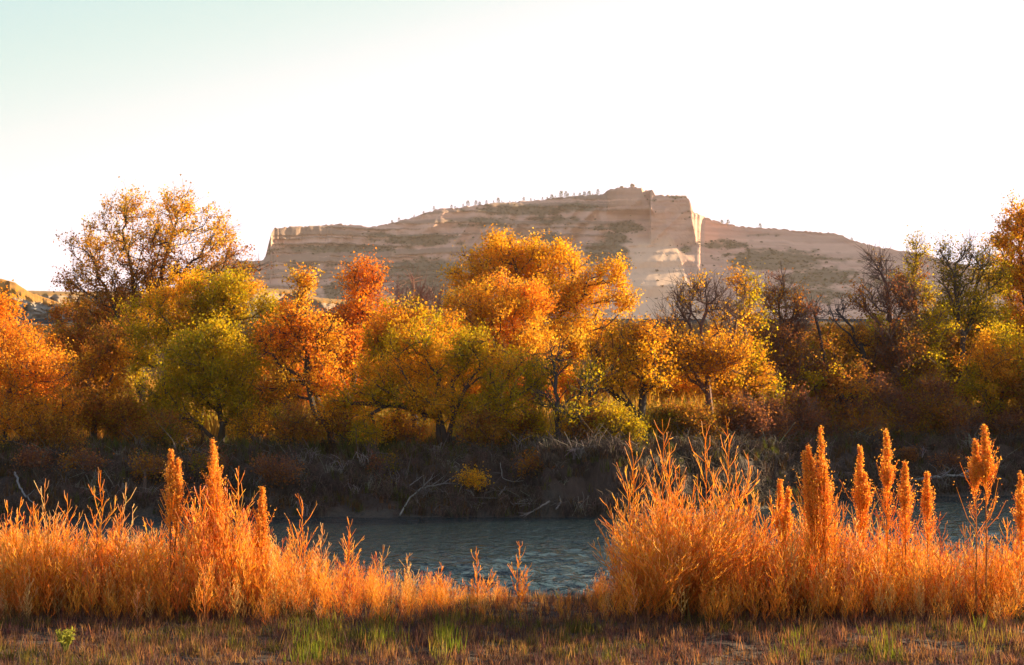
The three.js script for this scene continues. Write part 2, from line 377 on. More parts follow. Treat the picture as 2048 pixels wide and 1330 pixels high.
const moundSky = curve([[-500, 600], [-260, 560], [-90, 542], [-20, 551], [0, 557], [30, 565], [48, 577], [62, 586], [95, 597], [120, 606], [150, 622], [190, 640], [240, 662]]);
relief('mound', 'grassy mound with a pale rock outcrop at the left edge', {
  pxs: axis([[-500, -60, 50], [-60, 245, 160]]), rows: 60, unit: 0.11, bottom: 675,
  sky: (px) => moundSky(px) + 1.5 * fbm(px / 12, 6.3, 3),
  start: (px) => 260 + 12 * N(px / 60, 8.1),
  grade: (px, py) => { const h = py - moundSky(px), rock = py > lerp(596, 612, clamp((px - 30) / 90)) && px > 18 && px < 175; return rock ? 0.3 : h < 12 ? 5 : 3.2; },
  shape: (px, py, k) => (4 * fbm(px / 30, py / 20, 4) + (px > 18 && py > 600 ? -2 * Math.abs(N(px / 13, py / 10)) : 0)) * k,
  color: (px, py) => { const rock = sstep(-3, 3, py + 5 * N(px / 12, py / 12) - lerp(598, 614, clamp((px - 30) / 90))) * sstep(14, 26, px + 6 * N(py / 8)) ; return mixc(mixc([0.42, 0.175, 0.012], [0.28, 0.12, 0.012], 0.5 + fbm(px / 10, py / 5)), mixc([0.32, 0.29, 0.27], [0.2, 0.175, 0.16], 0.5 + N(px / 14, py / 5)), rock); },
  capColor: [0.26, 0.13, 0.015], back: [[15, 1], [50, 8], [110, 40]],
});
// the long level embankment behind the trees
{
  const mb = new MB(), xs = axis([[-400, -120, 20], [-120, 120, 160], [120, 400, 20]]);
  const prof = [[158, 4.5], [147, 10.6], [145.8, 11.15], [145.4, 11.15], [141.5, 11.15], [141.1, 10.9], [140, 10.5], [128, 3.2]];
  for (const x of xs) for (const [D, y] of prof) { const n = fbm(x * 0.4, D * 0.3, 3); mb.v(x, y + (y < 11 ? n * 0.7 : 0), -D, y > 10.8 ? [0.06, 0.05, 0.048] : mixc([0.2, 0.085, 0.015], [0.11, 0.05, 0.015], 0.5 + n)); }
  const W = prof.length;
  for (let i = 0; i + 1 < xs.length; i++) for (let r = 0; r + 1 < W; r++) { const a = i * W + r; mb.i.push(a, a + 1, a + W, a + 1, a + W + 1, a + W); }
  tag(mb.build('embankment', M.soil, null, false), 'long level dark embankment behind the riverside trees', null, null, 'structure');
}

// ------------------------------------------------------------------ trees
const C = {
  gold: [[0.84, 0.43, 0.02], [0.78, 0.35, 0.02], [0.7, 0.42, 0.04], [0.55, 0.21, 0.025]],
  orange: [[0.86, 0.31, 0.02], [0.8, 0.25, 0.015], [0.86, 0.37, 0.025], [0.62, 0.17, 0.015]],
  red: [[0.82, 0.25, 0.02], [0.74, 0.19, 0.015], [0.82, 0.3, 0.025], [0.58, 0.13, 0.015]],
  amber: [[0.76, 0.33, 0.015], [0.66, 0.25, 0.015], [0.76, 0.38, 0.02], [0.5, 0.18, 0.015]],
  yellow: [[0.8, 0.43, 0.015], [0.82, 0.37, 0.015], [0.64, 0.35, 0.015], [0.68, 0.23, 0.015]],
  olive: [[0.5, 0.34, 0.008], [0.6, 0.38, 0.008], [0.38, 0.29, 0.008], [0.54, 0.27, 0.008]],
  green: [[0.18, 0.14, 0.008], [0.25, 0.17, 0.008], [0.35, 0.16, 0.008], [0.12, 0.11, 0.008]],
  dull: [[0.48, 0.2, 0.02], [0.4, 0.13, 0.02], [0.36, 0.2, 0.015], [0.26, 0.1, 0.025]],
  plum: [[0.26, 0.09, 0.045], [0.2, 0.075, 0.045], [0.34, 0.13, 0.035], [0.15, 0.065, 0.04]],
};
const bankTop = (x) => farLine(x) + 4.2;
function depthAt(px, b) { let D = 58; for (let k = 0; k < 6; k++) D = bankTop((px - 1024) / F * D) + b; return D; }
let seed = 100;
// s: b (metres behind the bank's top edge), x (foot), trunks [[px, py] ...], blobs [px, py, rx, ry], leaves, pal, size, bare (share of twigs without leaves), twigs
function tree(name, label, category, s, group) {
  const R = rngOf(++seed), G = gaussOf(R), D = depthAt(s.x, s.b), unit = D / F, foot = at(s.x, 900, D);
  foot.y = groundH(foot.x, foot.z) - 0.15;
  const local = (px, py, dz = 0) => at(px, py, D + dz).sub(foot);
  const nodes = [], add = (p, parent) => { nodes.push({ p, parent, path: parent < 0 ? 0 : nodes[parent].path + p.distanceTo(nodes[parent].p), kids: [], w: 0 }); if (parent >= 0) nodes[parent].kids.push(nodes.length - 1); return nodes.length - 1; };
  const run = (from, to, wob) => {                              // a wobbly limb from a node to a point
    const a = nodes[from].p, len = a.distanceTo(to), n = Math.max(1, Math.round(len / 0.55));
    let last = from;
    for (let k = 1; k <= n; k++) { const t = k / n, bow = 4 * t * (1 - t); last = add(a.clone().lerp(to, t).add(V(G() * wob * bow * len, (0.10 * bow * len * (to.y > a.y ? -0.6 : 1)) + G() * wob * bow * len, G() * wob * bow * len)), last); }
    return last;
  };
  add(V(0, 0, 0), -1);
  for (const tr of s.trunks ?? [[[lerp(s.x, s.blobs[0][0], 0.3), 830], [lerp(s.x, s.blobs[0][0], 0.7), (830 + s.blobs[0][1]) / 2]]]) {
    let last = 0, dz = 0;
    for (const [px, py] of tr) { dz += G() * 0.15; last = run(last, local(px, py, dz), 0.035); }
  }
  const vols = s.blobs.map(([, , rx, ry]) => rx * ry), total = vols.reduce((a, b) => a + b, 0), nAttr = s.n ?? 260, pts = [];
  s.blobs.forEach(([px, py, rx, ry, drop], bi) => {
    const c = local(px, py, G() * 0.5), r = [rx * unit, ry * unit, (Math.min(rx, ry) * 0.75 + Math.max(rx, ry) * 0.3) * unit];
    for (let i = 0, n = Math.max(6, Math.round(nAttr * vols[bi] / total)); i < n; i++) {
      const d = V(G(), G(), G()).normalize(), k = Math.pow(R(), 0.45) * (0.85 + 0.3 * R());
      const p = V(c.x + d.x * r[0] * k, c.y + d.y * r[1] * k, c.z + d.z * r[2] * k);
      if (p.y > 0.25) pts.push({ p, bare: drop ?? s.bare ?? 0 });
    }
  });
  const start = nodes.length;
  for (const a of pts) { let m = 1e9; for (let i = 0; i < start; i++) m = Math.min(m, nodes[i].p.distanceToSquared(a.p)); a.d = m; }
  pts.sort((a, b) => a.d - b.d);
  const tips = [];
  for (const a of pts) {
    let bestI = 0, bestC = 1e9;
    for (let i = 0; i < nodes.length; i++) {
      const n = nodes[i], dx = a.p.x - n.p.x, dy = a.p.y - n.p.y, dz = a.p.z - n.p.z, d = Math.sqrt(dx * dx + dy * dy + dz * dz);
      if (d > bestC) continue;
      let cost = d + 0.28 * n.path + (dy < 0 ? -dy * 0.5 : 0) + (i < 3 ? 2.5 : 0);
      if (n.parent >= 0) { const q = nodes[n.parent].p, l = n.p.distanceTo(q) || 1, cos = (dx * (n.p.x - q.x) + dy * (n.p.y - q.y) + dz * (n.p.z - q.z)) / (l * (d || 1)); cost += d * 0.35 * (1 - cos); }
      if (cost < bestC) { bestC = cost; bestI = i; }
    }
    tips.push([run(bestI, a.p, 0.05), a.bare]);
  }
  // weights and radii
  for (const [t] of tips) nodes[t].w += 1;
  for (let i = nodes.length - 1; i > 0; i--) nodes[nodes[i].parent].w += nodes[i].w;
  const tip = s.tip ?? 0.011, rOf = (n) => tip * Math.pow(n.w + 0.6, s.pipe ?? 0.47), bark = s.bark ?? [0.075, 0.052, 0.045];
  const wood = new MB(), twigs = new MB(), crown = new MB();
  const started = new Set([0]);
  const stack = [[0, -1]];
  while (stack.length) {
    const [i, from] = stack.pop(), line = from >= 0 ? [from] : [];
    let k = i;
    for (;;) {
      line.push(k);
      const kids = nodes[k].kids;
      if (!kids.length) break;
      let b = kids[0];
      for (const c of kids) if (nodes[c].w > nodes[b].w) b = c;
      for (const c of kids) if (c !== b) stack.push([c, k]);
      k = b;
    }
    if (line.length < 2) continue;
    const rr = line.map((q, j) => (j === 0 && from >= 0 ? Math.min(rOf(nodes[q]), rOf(nodes[line[1]]) * 1.15) : rOf(nodes[q])));
    if (from < 0) rr[0] *= 1.5;
    const big = rr[0];
    wood.tube(line.map((q) => nodes[q].p), rr, big > 0.08 ? 7 : big > 0.035 ? 5 : 3, jitter(R, bark, 0.2));
  }
  const per = (s.leaves ?? 8000) * 2.2 / tips.length, size = (s.size ?? 0.09) * 0.84, nTw = s.twigs ?? 4, tw = s.twigLen ?? 0.6, pal = C[s.pal], pal2 = C[s.pal2 ?? s.pal];
  const d = V(0, 0, 0), q = V(0, 0, 0), w = V(0, 0, 0), l = V(0, 0, 0);
  for (const [t, bare] of tips) {
    const n = nodes[t], par = nodes[n.parent].p, clump = R(), tone = 0.8 + 0.4 * R(), leafy = R() >= bare, own = [];
    for (let k = 0; k < nTw; k++) {
      d.copy(n.p).sub(par).normalize().multiplyScalar(0.7).add(V(G() * 0.6, 0.35 + G() * 0.5, G() * 0.6)).normalize();
      const len = tw * (0.5 + 0.8 * R()), st = par.clone().lerp(n.p, 0.3 + 0.7 * R()), mid = st.clone().addScaledVector(d, len * 0.55).add(V(G() * 0.04, G() * 0.04, G() * 0.04)), end = st.clone().addScaledVector(d, len).add(V(G() * 0.08, 0.05 + G() * 0.08, G() * 0.08));
      twigs.tube(k % 2 ? [st, mid, end] : [st, end], k % 2 ? [tip * 0.85, tip * 0.65, tip * 0.4] : [tip * 0.8, tip * 0.4], 3, jitter(R, bark, 0.25));
      own.push([st, mid, end]);
    }
    if (!leafy) continue;
    const source = N(n.p.x * 0.5 + seed, n.p.y * 0.5, n.p.z * 0.5) + (s.high ? (n.p.y - s.high) * 0.25 : 0) > 0.02 ? pal : pal2, c0 = source[Math.floor(clump * 2.999)];
    for (let k = 0, m = Math.round(per * (0.4 + 1.2 * R())); k < m; k++) {
      const [st, mid, end] = own[Math.floor(R() * own.length)], u = 0.1 + R();
      q.copy(u < 0.55 ? st : mid).lerp(u < 0.55 ? mid : end, u < 0.55 ? u / 0.55 : (u - 0.55) / 0.45);
      const sp = s.spread ?? 0.13;
      q.x += G() * sp; q.y += G() * sp; q.z += G() * sp;
      l.set(G(), G() - 0.5, G()).normalize();
      w.set(G(), G(), G()).cross(l).normalize();
      const k2 = size * (0.6 + 0.8 * R()), c = R() < 0.6 ? c0 : source[Math.floor(R() * 4)];
      crown.tri(q, l, w, k2 * 1.2, k2 * 1.1, jitter(R, [c[0] * tone, c[1] * tone, c[2] * tone], 0.22));
    }
  }
  const o = base(name, foot, label, category, group);
  wood.build('trunk', M.wood, o);
  tag(twigs.build('twigs', M.wood, o), null, null, null, 'stuff');
  if (crown.n) tag(crown.build('crown', M.leaf, o), null, null, null, 'stuff');
  return o;
}
const purple = [0.15, 0.085, 0.07];
// left group
tree('cottonwood_tree', 'tall half-bare cottonwood with sparse gold leaves rising over the left trees', 'tree', { b: 30, x: 285, trunks: [[[283, 800], [272, 700], [268, 600], [262, 530], [245, 460]], [[283, 800], [285, 690], [310, 600], [330, 520], [355, 440]], [[272, 700], [220, 600], [190, 540]]], blobs: [[258, 425, 52, 40, 0], [362, 422, 52, 40, 0], [205, 500, 75, 55, 0.2], [310, 480, 80, 62, 0.1], [420, 480, 60, 58, 0.2], [370, 540, 100, 48, 0.2], [230, 580, 95, 50, 0], [250, 640, 140, 50, 0], [480, 545, 65, 40, 0.4], [165, 550, 52, 42, 0.3], [330, 570, 90, 45, 0]], n: 540, leaves: 15500, size: 0.115, pal: 'gold', pal2: 'dull', high: 11, twigs: 5, twigLen: 0.9, tip: 0.014, bark: [0.06, 0.04, 0.035] });
tree('autumn_tree', 'red-orange tree with dark arching limbs at the left edge of the far bank', 'tree', { b: 1.0, x: 12, trunks: [[[10, 850], [14, 790], [40, 750], [90, 738]], [[10, 850], [-20, 800], [-30, 740]], [[14, 885], [90, 893], [160, 878]]], blobs: [[60, 735, 85, 60], [-40, 720, 80, 90], [80, 815, 75, 50], [0, 850, 80, 45], [115, 875, 45, 22], [30, 680, 50, 30]], n: 330, leaves: 13500, pal: 'orange', pal2: 'amber', size: 0.075 });
tree('autumn_tree', 'orange branch tip reaching in from the left edge below the mound', 'tree', { b: 4, x: -75, trunks: [[[-75, 780], [-60, 690]]], blobs: [[-60, 610, 55, 60], [-5, 630, 32, 42], [-40, 690, 60, 40]], n: 150, leaves: 5000, pal: 'orange', pal2: 'amber' });
tree('autumn_tree', 'broad yellow-gold tree with the rounded top in front of the cottonwood', 'tree', { b: 9, x: 400, trunks: [[[402, 790], [395, 720], [390, 650]], [[402, 790], [440, 700], [460, 640]], [[395, 740], [330, 690]]], blobs: [[395, 620, 95, 60], [315, 640, 75, 60], [475, 610, 75, 55], [535, 680, 55, 75], [270, 700, 55, 60], [370, 585, 50, 32], [455, 572, 60, 25], [420, 700, 100, 60]], n: 420, leaves: 19000, pal: 'yellow', pal2: 'olive', high: 7 });
tree('autumn_tree', 'dark olive-green tree standing in front of the yellow-gold tree', 'tree', { b: 3.5, x: 440, trunks: [[[445, 850], [435, 790], [420, 740]], [[445, 850], [480, 800], [500, 795]]], blobs: [[400, 735, 85, 70], [350, 795, 75, 50], [465, 770, 65, 70], [320, 845, 70, 28], [430, 690, 60, 38], [500, 830, 50, 40]], n: 360, leaves: 17000, pal: 'green', pal2: 'olive', high: 7 });
tree('autumn_tree', 'low rusty-brown tree left of the dark olive-green tree', 'tree', { b: 4.5, x: 190, blobs: [[185, 755, 60, 65], [180, 825, 62, 45], [225, 705, 35, 40], [250, 840, 50, 40]], n: 240, leaves: 11000, pal: 'amber', pal2: 'dull' });
// middle group
tree('leaning_tree', 'amber tree with a dark leaning trunk and a narrow spire top', 'tree', { b: 2.2, x: 672, trunks: [[[660, 850], [632, 795], [610, 755], [613, 690], [607, 620], [608, 565]], [[610, 755], [575, 740], [560, 715]], [[613, 700], [640, 660]]], blobs: [[608, 575, 20, 38], [600, 640, 45, 35], [570, 690, 55, 45], [645, 690, 45, 50], [560, 770, 50, 50], [640, 765, 40, 35]], n: 250, leaves: 7000, pal: 'gold', pal2: 'orange', tip: 0.015 });
tree('autumn_tree', 'red-orange tree with an upright fan-shaped top left of centre', 'tree', { b: 9, x: 700, trunks: [[[702, 800], [704, 720], [722, 640], [730, 590]], [[702, 800], [670, 700]], [[704, 720], [755, 660]]], blobs: [[729, 562, 46, 40, 0.15], [730, 625, 55, 40], [700, 700, 55, 55], [662, 660, 40, 40], [765, 680, 48, 40]], n: 300, leaves: 10000, pal: 'orange', pal2: 'red', twigs: 6 });
tree('autumn_tree', 'olive-amber tree behind the spreading yellow-olive tree', 'tree', { b: 6, x: 835, blobs: [[815, 650, 60, 48], [770, 690, 50, 45], [880, 680, 55, 50], [820, 730, 90, 50]], n: 260, leaves: 11000, pal: 'olive', pal2: 'amber' });
tree('autumn_tree', 'wide yellow-olive tree spreading low over the bank at the centre', 'tree', { b: 1.3, x: 893, trunks: [[[888, 865], [878, 825], [850, 780]], [[898, 870], [908, 830], [930, 780]], [[905, 880], [950, 850], [990, 800]], [[878, 835], [800, 810], [740, 805]]], blobs: [[900, 735, 100, 48], [780, 765, 75, 52], [1015, 755, 75, 50], [715, 805, 55, 45], [860, 810, 85, 42], [990, 815, 75, 38], [742, 865, 32, 32], [825, 690, 55, 38], [940, 700, 60, 30], [665, 825, 28, 32], [1070, 770, 30, 45]], n: 520, leaves: 22000, pal: 'olive', pal2: 'yellow', tip: 0.012, size: 0.078 });
tree('cottonwood_tree', 'largest rounded golden cottonwood in front of the bluff', 'tree', { b: 25, x: 1075, trunks: [[[1078, 780], [1070, 690], [1050, 600], [1030, 530]], [[1070, 690], [1130, 620], [1170, 590]], [[1070, 720], [1000, 640], [960, 580]]], blobs: [[1025, 510, 85, 48], [955, 550, 62, 55], [1105, 530, 70, 50], [1160, 590, 62, 55], [1185, 670, 48, 60], [1222, 555, 32, 35, 0.2], [1245, 605, 22, 35, 0.1], [1125, 680, 60, 60], [1060, 600, 90, 60], [1205, 735, 22, 28]], n: 520, leaves: 24000, size: 0.11, pal: 'gold', pal2: 'yellow', tip: 0.014, spread: 0.2 });
tree('autumn_tree', 'bright orange tree in front of the golden cottonwood', 'tree', { b: 14, x: 1000, trunks: [[[1002, 800], [1000, 720], [985, 650]], [[1000, 720], [1050, 640]]], blobs: [[1000, 610, 75, 55], [930, 640, 50, 55], [1062, 605, 42, 55], [980, 690, 85, 48], [1065, 690, 55, 42]], n: 340, leaves: 14000, pal: 'orange', pal2: 'gold', size: 0.09 });
tree('bare_tree', 'small twisted dark tree with a forked trunk right of the yellow-olive tree', 'tree', { b: 0.9, x: 1118, trunks: [[[1117, 850], [1116, 800], [1112, 755], [1105, 720]], [[1110, 870], [1098, 830], [1099, 810]], [[1117, 845], [1135, 818], [1180, 812], [1215, 790]], [[1180, 812], [1186, 760], [1180, 735]]], blobs: [[1110, 730, 30, 40, 0.7], [1180, 775, 50, 40, 0.6], [1095, 800, 25, 30, 0.6], [1140, 830, 40, 30, 0.6]], n: 110, leaves: 1700, pal: 'olive', pal2: 'green', tip: 0.014, pipe: 0.52, bark: [0.06, 0.05, 0.055] });
tree('autumn_tree', 'thin amber tree with wide dark crooked limbs right of the twisted tree', 'tree', { b: 2.2, x: 1280, trunks: [[[1272, 845], [1265, 815], [1235, 795], [1205, 760], [1170, 742]], [[1278, 850], [1285, 800], [1290, 760]], [[1265, 815], [1330, 810], [1350, 825]]], blobs: [[1250, 700, 45, 50, 0.2], [1215, 765, 45, 30, 0.5], [1300, 740, 50, 50, 0.3], [1195, 715, 25, 40, 0.5], [1290, 690, 35, 40, 0.2]], n: 220, leaves: 6500, pal: 'yellow', pal2: 'amber', tip: 0.014, pipe: 0.5, bark: [0.06, 0.045, 0.045] });
// right group
tree('bare_tree', 'bare fan-shaped tree with fine dark twigs in front of the pale bluff face', 'tree', { b: 2.5, x: 1420, trunks: [[[1422, 830], [1415, 770], [1408, 700], [1402, 650]], [[1415, 770], [1450, 700], [1470, 660]], [[1418, 790], [1375, 720], [1345, 660]]], blobs: [[1400, 595, 65, 42, 0.93], [1350, 640, 45, 42, 0.93], [1455, 630, 45, 45, 0.85], [1330, 710, 55, 45, 0.1], [1400, 725, 75, 45, 0.1], [1455, 720, 40, 40, 0.2]], n: 360, leaves: 9500, pal: 'amber', pal2: 'gold', twigs: 6, twigLen: 0.75, tip: 0.012, bark: purple });
tree('autumn_tree', 'narrow amber-green tree directly right of the bare fan-shaped tree', 'tree', { b: 3.5, x: 1492, trunks: [[[1490, 800], [1492, 700], [1488, 620], [1490, 570]]], blobs: [[1490, 570, 32, 30, 0.1], [1495, 630, 30, 42, 0.3], [1500, 720, 42, 50, 0.2], [1450, 770, 40, 45, 0.2], [1530, 780, 40, 40, 0.3]], n: 200, leaves: 6000, pal: 'olive', pal2: 'amber', twigs: 5, tip: 0.013, bark: purple });
tree('bare_tree', 'brown-red thinly leaved tree left of the crooked snag', 'tree', { b: 5, x: 1562, trunks: [[[1560, 790], [1565, 700], [1558, 620]], [[1565, 700], [1600, 640]]], blobs: [[1558, 595, 42, 42, 0.7], [1600, 635, 38, 38, 0.6], [1550, 690, 60, 55, 0.35], [1590, 750, 60, 50, 0.4]], n: 280, leaves: 7500, pal: 'dull', pal2: 'plum', twigs: 6, twigLen: 0.7, tip: 0.013, bark: purple });
tree('snag', 'crooked dark snag with a bent bare top', 'tree', { b: 1.8, x: 1705, trunks: [[[1695, 830], [1675, 780], [1652, 735], [1640, 670], [1628, 625], [1636, 592]], [[1645, 690], [1665, 640]]], blobs: [[1632, 625, 18, 30, 1], [1645, 720, 38, 50, 0.4], [1685, 770, 55, 45, 0.2], [1620, 790, 45, 40, 0.3]], n: 170, leaves: 7500, pal: 'olive', pal2: 'dull', tip: 0.015, pipe: 0.55, bark: [0.05, 0.038, 0.045] });
tree('snag', 'dead tree with hooked bare branches behind the crooked snag', 'tree', { b: 4, x: 1740, trunks: [[[1736, 800], [1728, 710], [1705, 655], [1685, 632], [1688, 600]], [[1728, 710], [1700, 668], [1668, 640], [1660, 612]]], blobs: [[1675, 625, 25, 25, 1], [1725, 680, 45, 30, 0.5], [1745, 750, 50, 45, 0.4]], n: 150, leaves: 5200, pal: 'amber', pal2: 'dull', tip: 0.014, pipe: 0.53, bark: [0.05, 0.038, 0.045] });
tree('bare_tree', 'tall bare purple-twigged tree with a forked top on the right', 'tree', { b: 4.5, x: 1795, trunks: [[[1796, 790], [1788, 690], [1775, 590], [1762, 520], [1758, 498]], [[1788, 690], [1740, 620]], [[1780, 620], [1800, 560]]], blobs: [[1758, 535, 32, 40, 0.95], [1740, 600, 45, 38, 0.7], [1800, 595, 40, 42, 0.6], [1790, 690, 60, 50, 0.3], [1770, 760, 60, 50, 0.4]], n: 320, leaves: 8000, pal: 'dull', pal2: 'plum', twigs: 6, twigLen: 0.75, tip: 0.013, bark: purple });
tree('autumn_tree', 'tall olive-gold tree with a straight dark trunk right of the purple-twigged tree', 'tree', { b: 5, x: 1848, trunks: [[[1846, 790], [1842, 690], [1830, 580], [1832, 500]], [[1842, 690], [1870, 610]]], blobs: [[1830, 520, 24, 35, 0.5], [1822, 585, 45, 42, 0.3], [1855, 660, 60, 50, 0.2], [1840, 740, 60, 50, 0.2]], n: 290, leaves: 8500, pal: 'olive', pal2: 'dull', twigs: 5, tip: 0.013, bark: purple });
tree('autumn_tree', 'green-gold tree with a ragged top showing the sky, left of the right-edge cottonwood', 'tree', { b: 8, x: 1930, trunks: [[[1930, 780], [1925, 690], [1915, 600], [1905, 540]], [[1925, 690], [1960, 590]]], blobs: [[1905, 560, 36, 40, 0.4], [1888, 515, 22, 28, 0.6], [1960, 525, 32, 36, 0.7], [1925, 620, 75, 42, 0.2], [1985, 560, 36, 40, 0.5], [1935, 500, 22, 26, 0.8]], n: 340, leaves: 8000, spread: 0.25, pal: 'olive', pal2: 'green', twigs: 5 });
tree('cottonwood_tree', 'tall golden cottonwood cut by the right edge of the picture', 'tree', { b: 14, x: 2055, trunks: [[[2055, 780], [2050, 650], [2045, 540], [2035, 450]], [[2050, 650], [2095, 540]], [[2050, 650], [2005, 560]]], blobs: [[2030, 440, 32, 38, 0.1], [2012, 490, 32, 48, 0.1], [2085, 460, 50, 70, 0.1], [2015, 555, 50, 40], [2065, 560, 70, 60], [2060, 660, 80, 60]], n: 380, leaves: 14000, size: 0.115, pal: 'gold', pal2: 'yellow' });
tree('autumn_tree', 'olive and orange tree low at the right edge of the far bank', 'tree', { b: 2.2, x: 2005, trunks: [[[2003, 830], [2000, 760]], [[2003, 830], [1965, 770]]], blobs: [[2000, 715, 62, 62], [1960, 780, 55, 62], [2050, 755, 60, 90], [1985, 840, 55, 38]], n: 330, leaves: 13500, pal: 'olive', pal2: 'amber' });
// sunlit trees further back, seen as glowing gaps between the others
const thicket = new Set([1525, 1655, 1770, 1890, 1980]), backs = [[60, 745, 70, 80, 'orange', 'orange tree glowing behind the red-orange tree at the left edge'], [185, 655, 95, 70, 'dull', 'dull brown tree under the tall half-bare cottonwood'], [560, 770, 70, 75, 'orange', 'orange tree in the gap left of the leaning trunk'], [655, 740, 65, 90, 'orange', 'orange tree glowing right behind the leaning trunk'], [760, 770, 70, 75, 'red', 'red-orange tree behind the left part of the yellow-olive tree'], [940, 790, 70, 70, 'amber', 'amber tree behind the trunks of the wide yellow-olive tree'], [1050, 800, 65, 70, 'red', 'red-orange tree in the gap left of the twisted dark tree'], [1165, 790, 60, 60, 'yellow', 'bright yellow tree filling the gap behind the twisted dark tree'], [1235, 785, 60, 70, 'gold', 'golden tree behind the thin amber tree'], [1340, 735, 75, 85, 'amber', 'amber tree glowing left behind the bare fan-shaped tree'], [1460, 738, 75, 85, 'amber', 'amber tree right behind the bare fan-shaped tree'], [1600, 738, 80, 85, 'dull', 'dull brown tree behind the brown-red thinly leaved tree'], [1700, 735, 75, 85, 'dull', 'dull brown tree behind the two crooked snags'], [1830, 740, 80, 95, 'dull', 'dull brown tree behind the straight-trunked olive-gold tree'], [1525, 730, 55, 70, 'amber', 'amber-brown tree in the thicket between the amber-green tree and the brown-red tree'], [1655, 720, 60, 65, 'dull', 'dull brown tree in the thicket left of the crooked snag'], [1770, 710, 65, 75, 'olive', 'olive tree in the thicket behind the tall purple-twigged tree'], [1890, 700, 60, 80, 'dull', 'dull brown tree in the thicket left of the green-gold ragged tree'], [1980, 690, 60, 80, 'olive', 'olive tree in the thicket under the right-edge cottonwood'], [1950, 760, 70, 90, 'dull', 'dull brown tree behind the olive and orange tree at the right edge']];
for (const [x, y, rx, ry, pal, label] of backs) tree('background_tree', label, 'tree', { b: thicket.has(x) ? 11 + (x % 5) : 26 + (x * 7 % 11), x, blobs: [[x, y, rx, ry], [x - 30, y + 60, rx * 0.9, 50], [x + 30, y + 50, rx * 0.9, 55]], n: 190, leaves: 8500, size: 0.13, pal, twigs: 3, tip: 0.014 }, 'sunlit trees behind the bank trees');
// the wood goes on beyond the right edge of the frame
[[2230, 640, 110, 190, 12], [2420, 600, 120, 220, 22], [2330, 700, 120, 130, 5], [2600, 640, 130, 200, 14], [2850, 620, 150, 220, 20]].forEach(([x, y, rx, ry, b]) => tree('cottonwood_tree', 'cottonwood of the river wood beyond the right edge of the frame', 'tree', { b, x, blobs: [[x, y, rx, ry], [x - 60, y + 80, rx * 0.8, 80], [x + 60, y + 90, rx * 0.8, 80]], n: 200, leaves: 9000, size: 0.2, pal: 'olive', twigs: 3 }, 'cottonwoods beyond the right edge'));
// low purple-brown shrubs in the right thicket and small bushes along the bank
[[1480, 830], [1535, 840], [1590, 825], [1640, 845], [1710, 835], [1765, 820], [1815, 840], [1875, 835], [1925, 850], [2030, 860], [1860, 790], [1740, 790]].forEach(([x, y], i) => tree('bare_shrub', 'twiggy purple-brown shrub ' + ['under the narrow amber-green tree', 'between the amber-green tree and the brown-red tree', 'under the brown-red thinly leaved tree', 'left of the foot of the crooked snag', 'right at the foot of the crooked snag', 'under the tall purple-twigged tree', 'left of the straight dark trunk', 'right of the straight dark trunk', 'left of the olive and orange tree at the right edge', 'low under the tree at the right edge', 'standing tall behind the straight dark trunk', 'standing tall behind the hooked dead tree'][i], 'shrub', { b: 0.6 + (i * 5 % 4) * 0.6, x, trunks: [[[x - 8, y + 10]], [[x + 10, y + 5]]], blobs: [[x, y, 42, 36, 0.3], [x + 15, y + 25, 45, 25, 0.3]], n: 110, leaves: 3000, pal: 'plum', pal2: 'dull', twigs: 6, tip: 0.011, bark: purple }, 'shrubs of the right-hand thicket'));
[[2090, 810], [2150, 780], [2220, 800], [2290, 770], [2370, 790], [2460, 780]].forEach(([x, y], i) => tree('willow_shrub', 'dense riverside shrub beyond the right edge of the frame', 'shrub', { b: 0.3 + (i % 3), x, trunks: [[[x, y + 20]]], blobs: [[x, y, 60, 70], [x + 20, y + 60, 60, 40]], n: 120, leaves: 5000, size: 0.14, pal: 'dull', twigs: 3 }, 'shrubs beyond the right edge'));
[[100, 895, 'dull'], [250, 880, 'olive'], [330, 885, 'green'], [510, 868, 'yellow'], [580, 872, 'olive'], [700, 878, 'olive'], [790, 885, 'dull'], [960, 885, 'dull'], [1050, 880, 'olive'], [1170, 865, 'yellow'], [1225, 870, 'olive'], [1330, 870, 'green'], [1380, 868, 'dull']].forEach(([x, y, pal], i) => tree('bush', ['dull brown bush under the limbs of the left-edge tree', 'olive bush under the rusty-brown tree', 'dark green bush left under the dark olive-green tree', 'yellow-green grassy bush right of the dark olive-green tree', 'olive bush left of the leaning trunk', 'olive bush at the foot of the leaning trunk', 'dull brown bush under the left limbs of the yellow-olive tree', 'brown bush right of the yellow-olive tree trunks', 'olive bush left of the twisted dark tree', 'bright yellow bush right of the twisted dark tree', 'olive bush at the foot of the thin amber tree', 'dark green bush left of the bare fan-shaped tree', 'dull brown bush at the foot of the bare fan-shaped tree'][i], 'bush', { b: 0.4 + (i * 3 % 5) * 0.5, x, trunks: [[[x, y + 10]]], blobs: [[x, y - 22, 46, 38], [x + 30, y - 4, 36, 24]], n: 90, leaves: 3200, pal, pal2: 'dull', size: 0.07, twigs: 5, twigLen: 0.4 }, 'low bushes along the far bank'));
[[60, 930], [165, 925], [290, 935], [410, 928], [545, 935], [665, 930], [770, 940], [1060, 930], [1150, 925], [1560, 925], [1690, 930], [1790, 920], [1900, 930]].forEach(([x, y], i) => tree('bank_shrub', 'low dark brown shrub spilling down the slope of the far bank', 'shrub', { b: -1.2 - (i * 7 % 5) * 0.3, x, trunks: [[[x, y + 12]]], blobs: [[x, y, 40, 18, 0.3], [x + 22, y + 12, 34, 14, 0.3]], n: 55, leaves: 1100, pal: i % 3 ? 'dull' : 'green', pal2: 'plum', size: 0.07, twigs: 6, twigLen: 0.4, tip: 0.008, bark: purple }, 'shrubs on the slope of the far bank'));
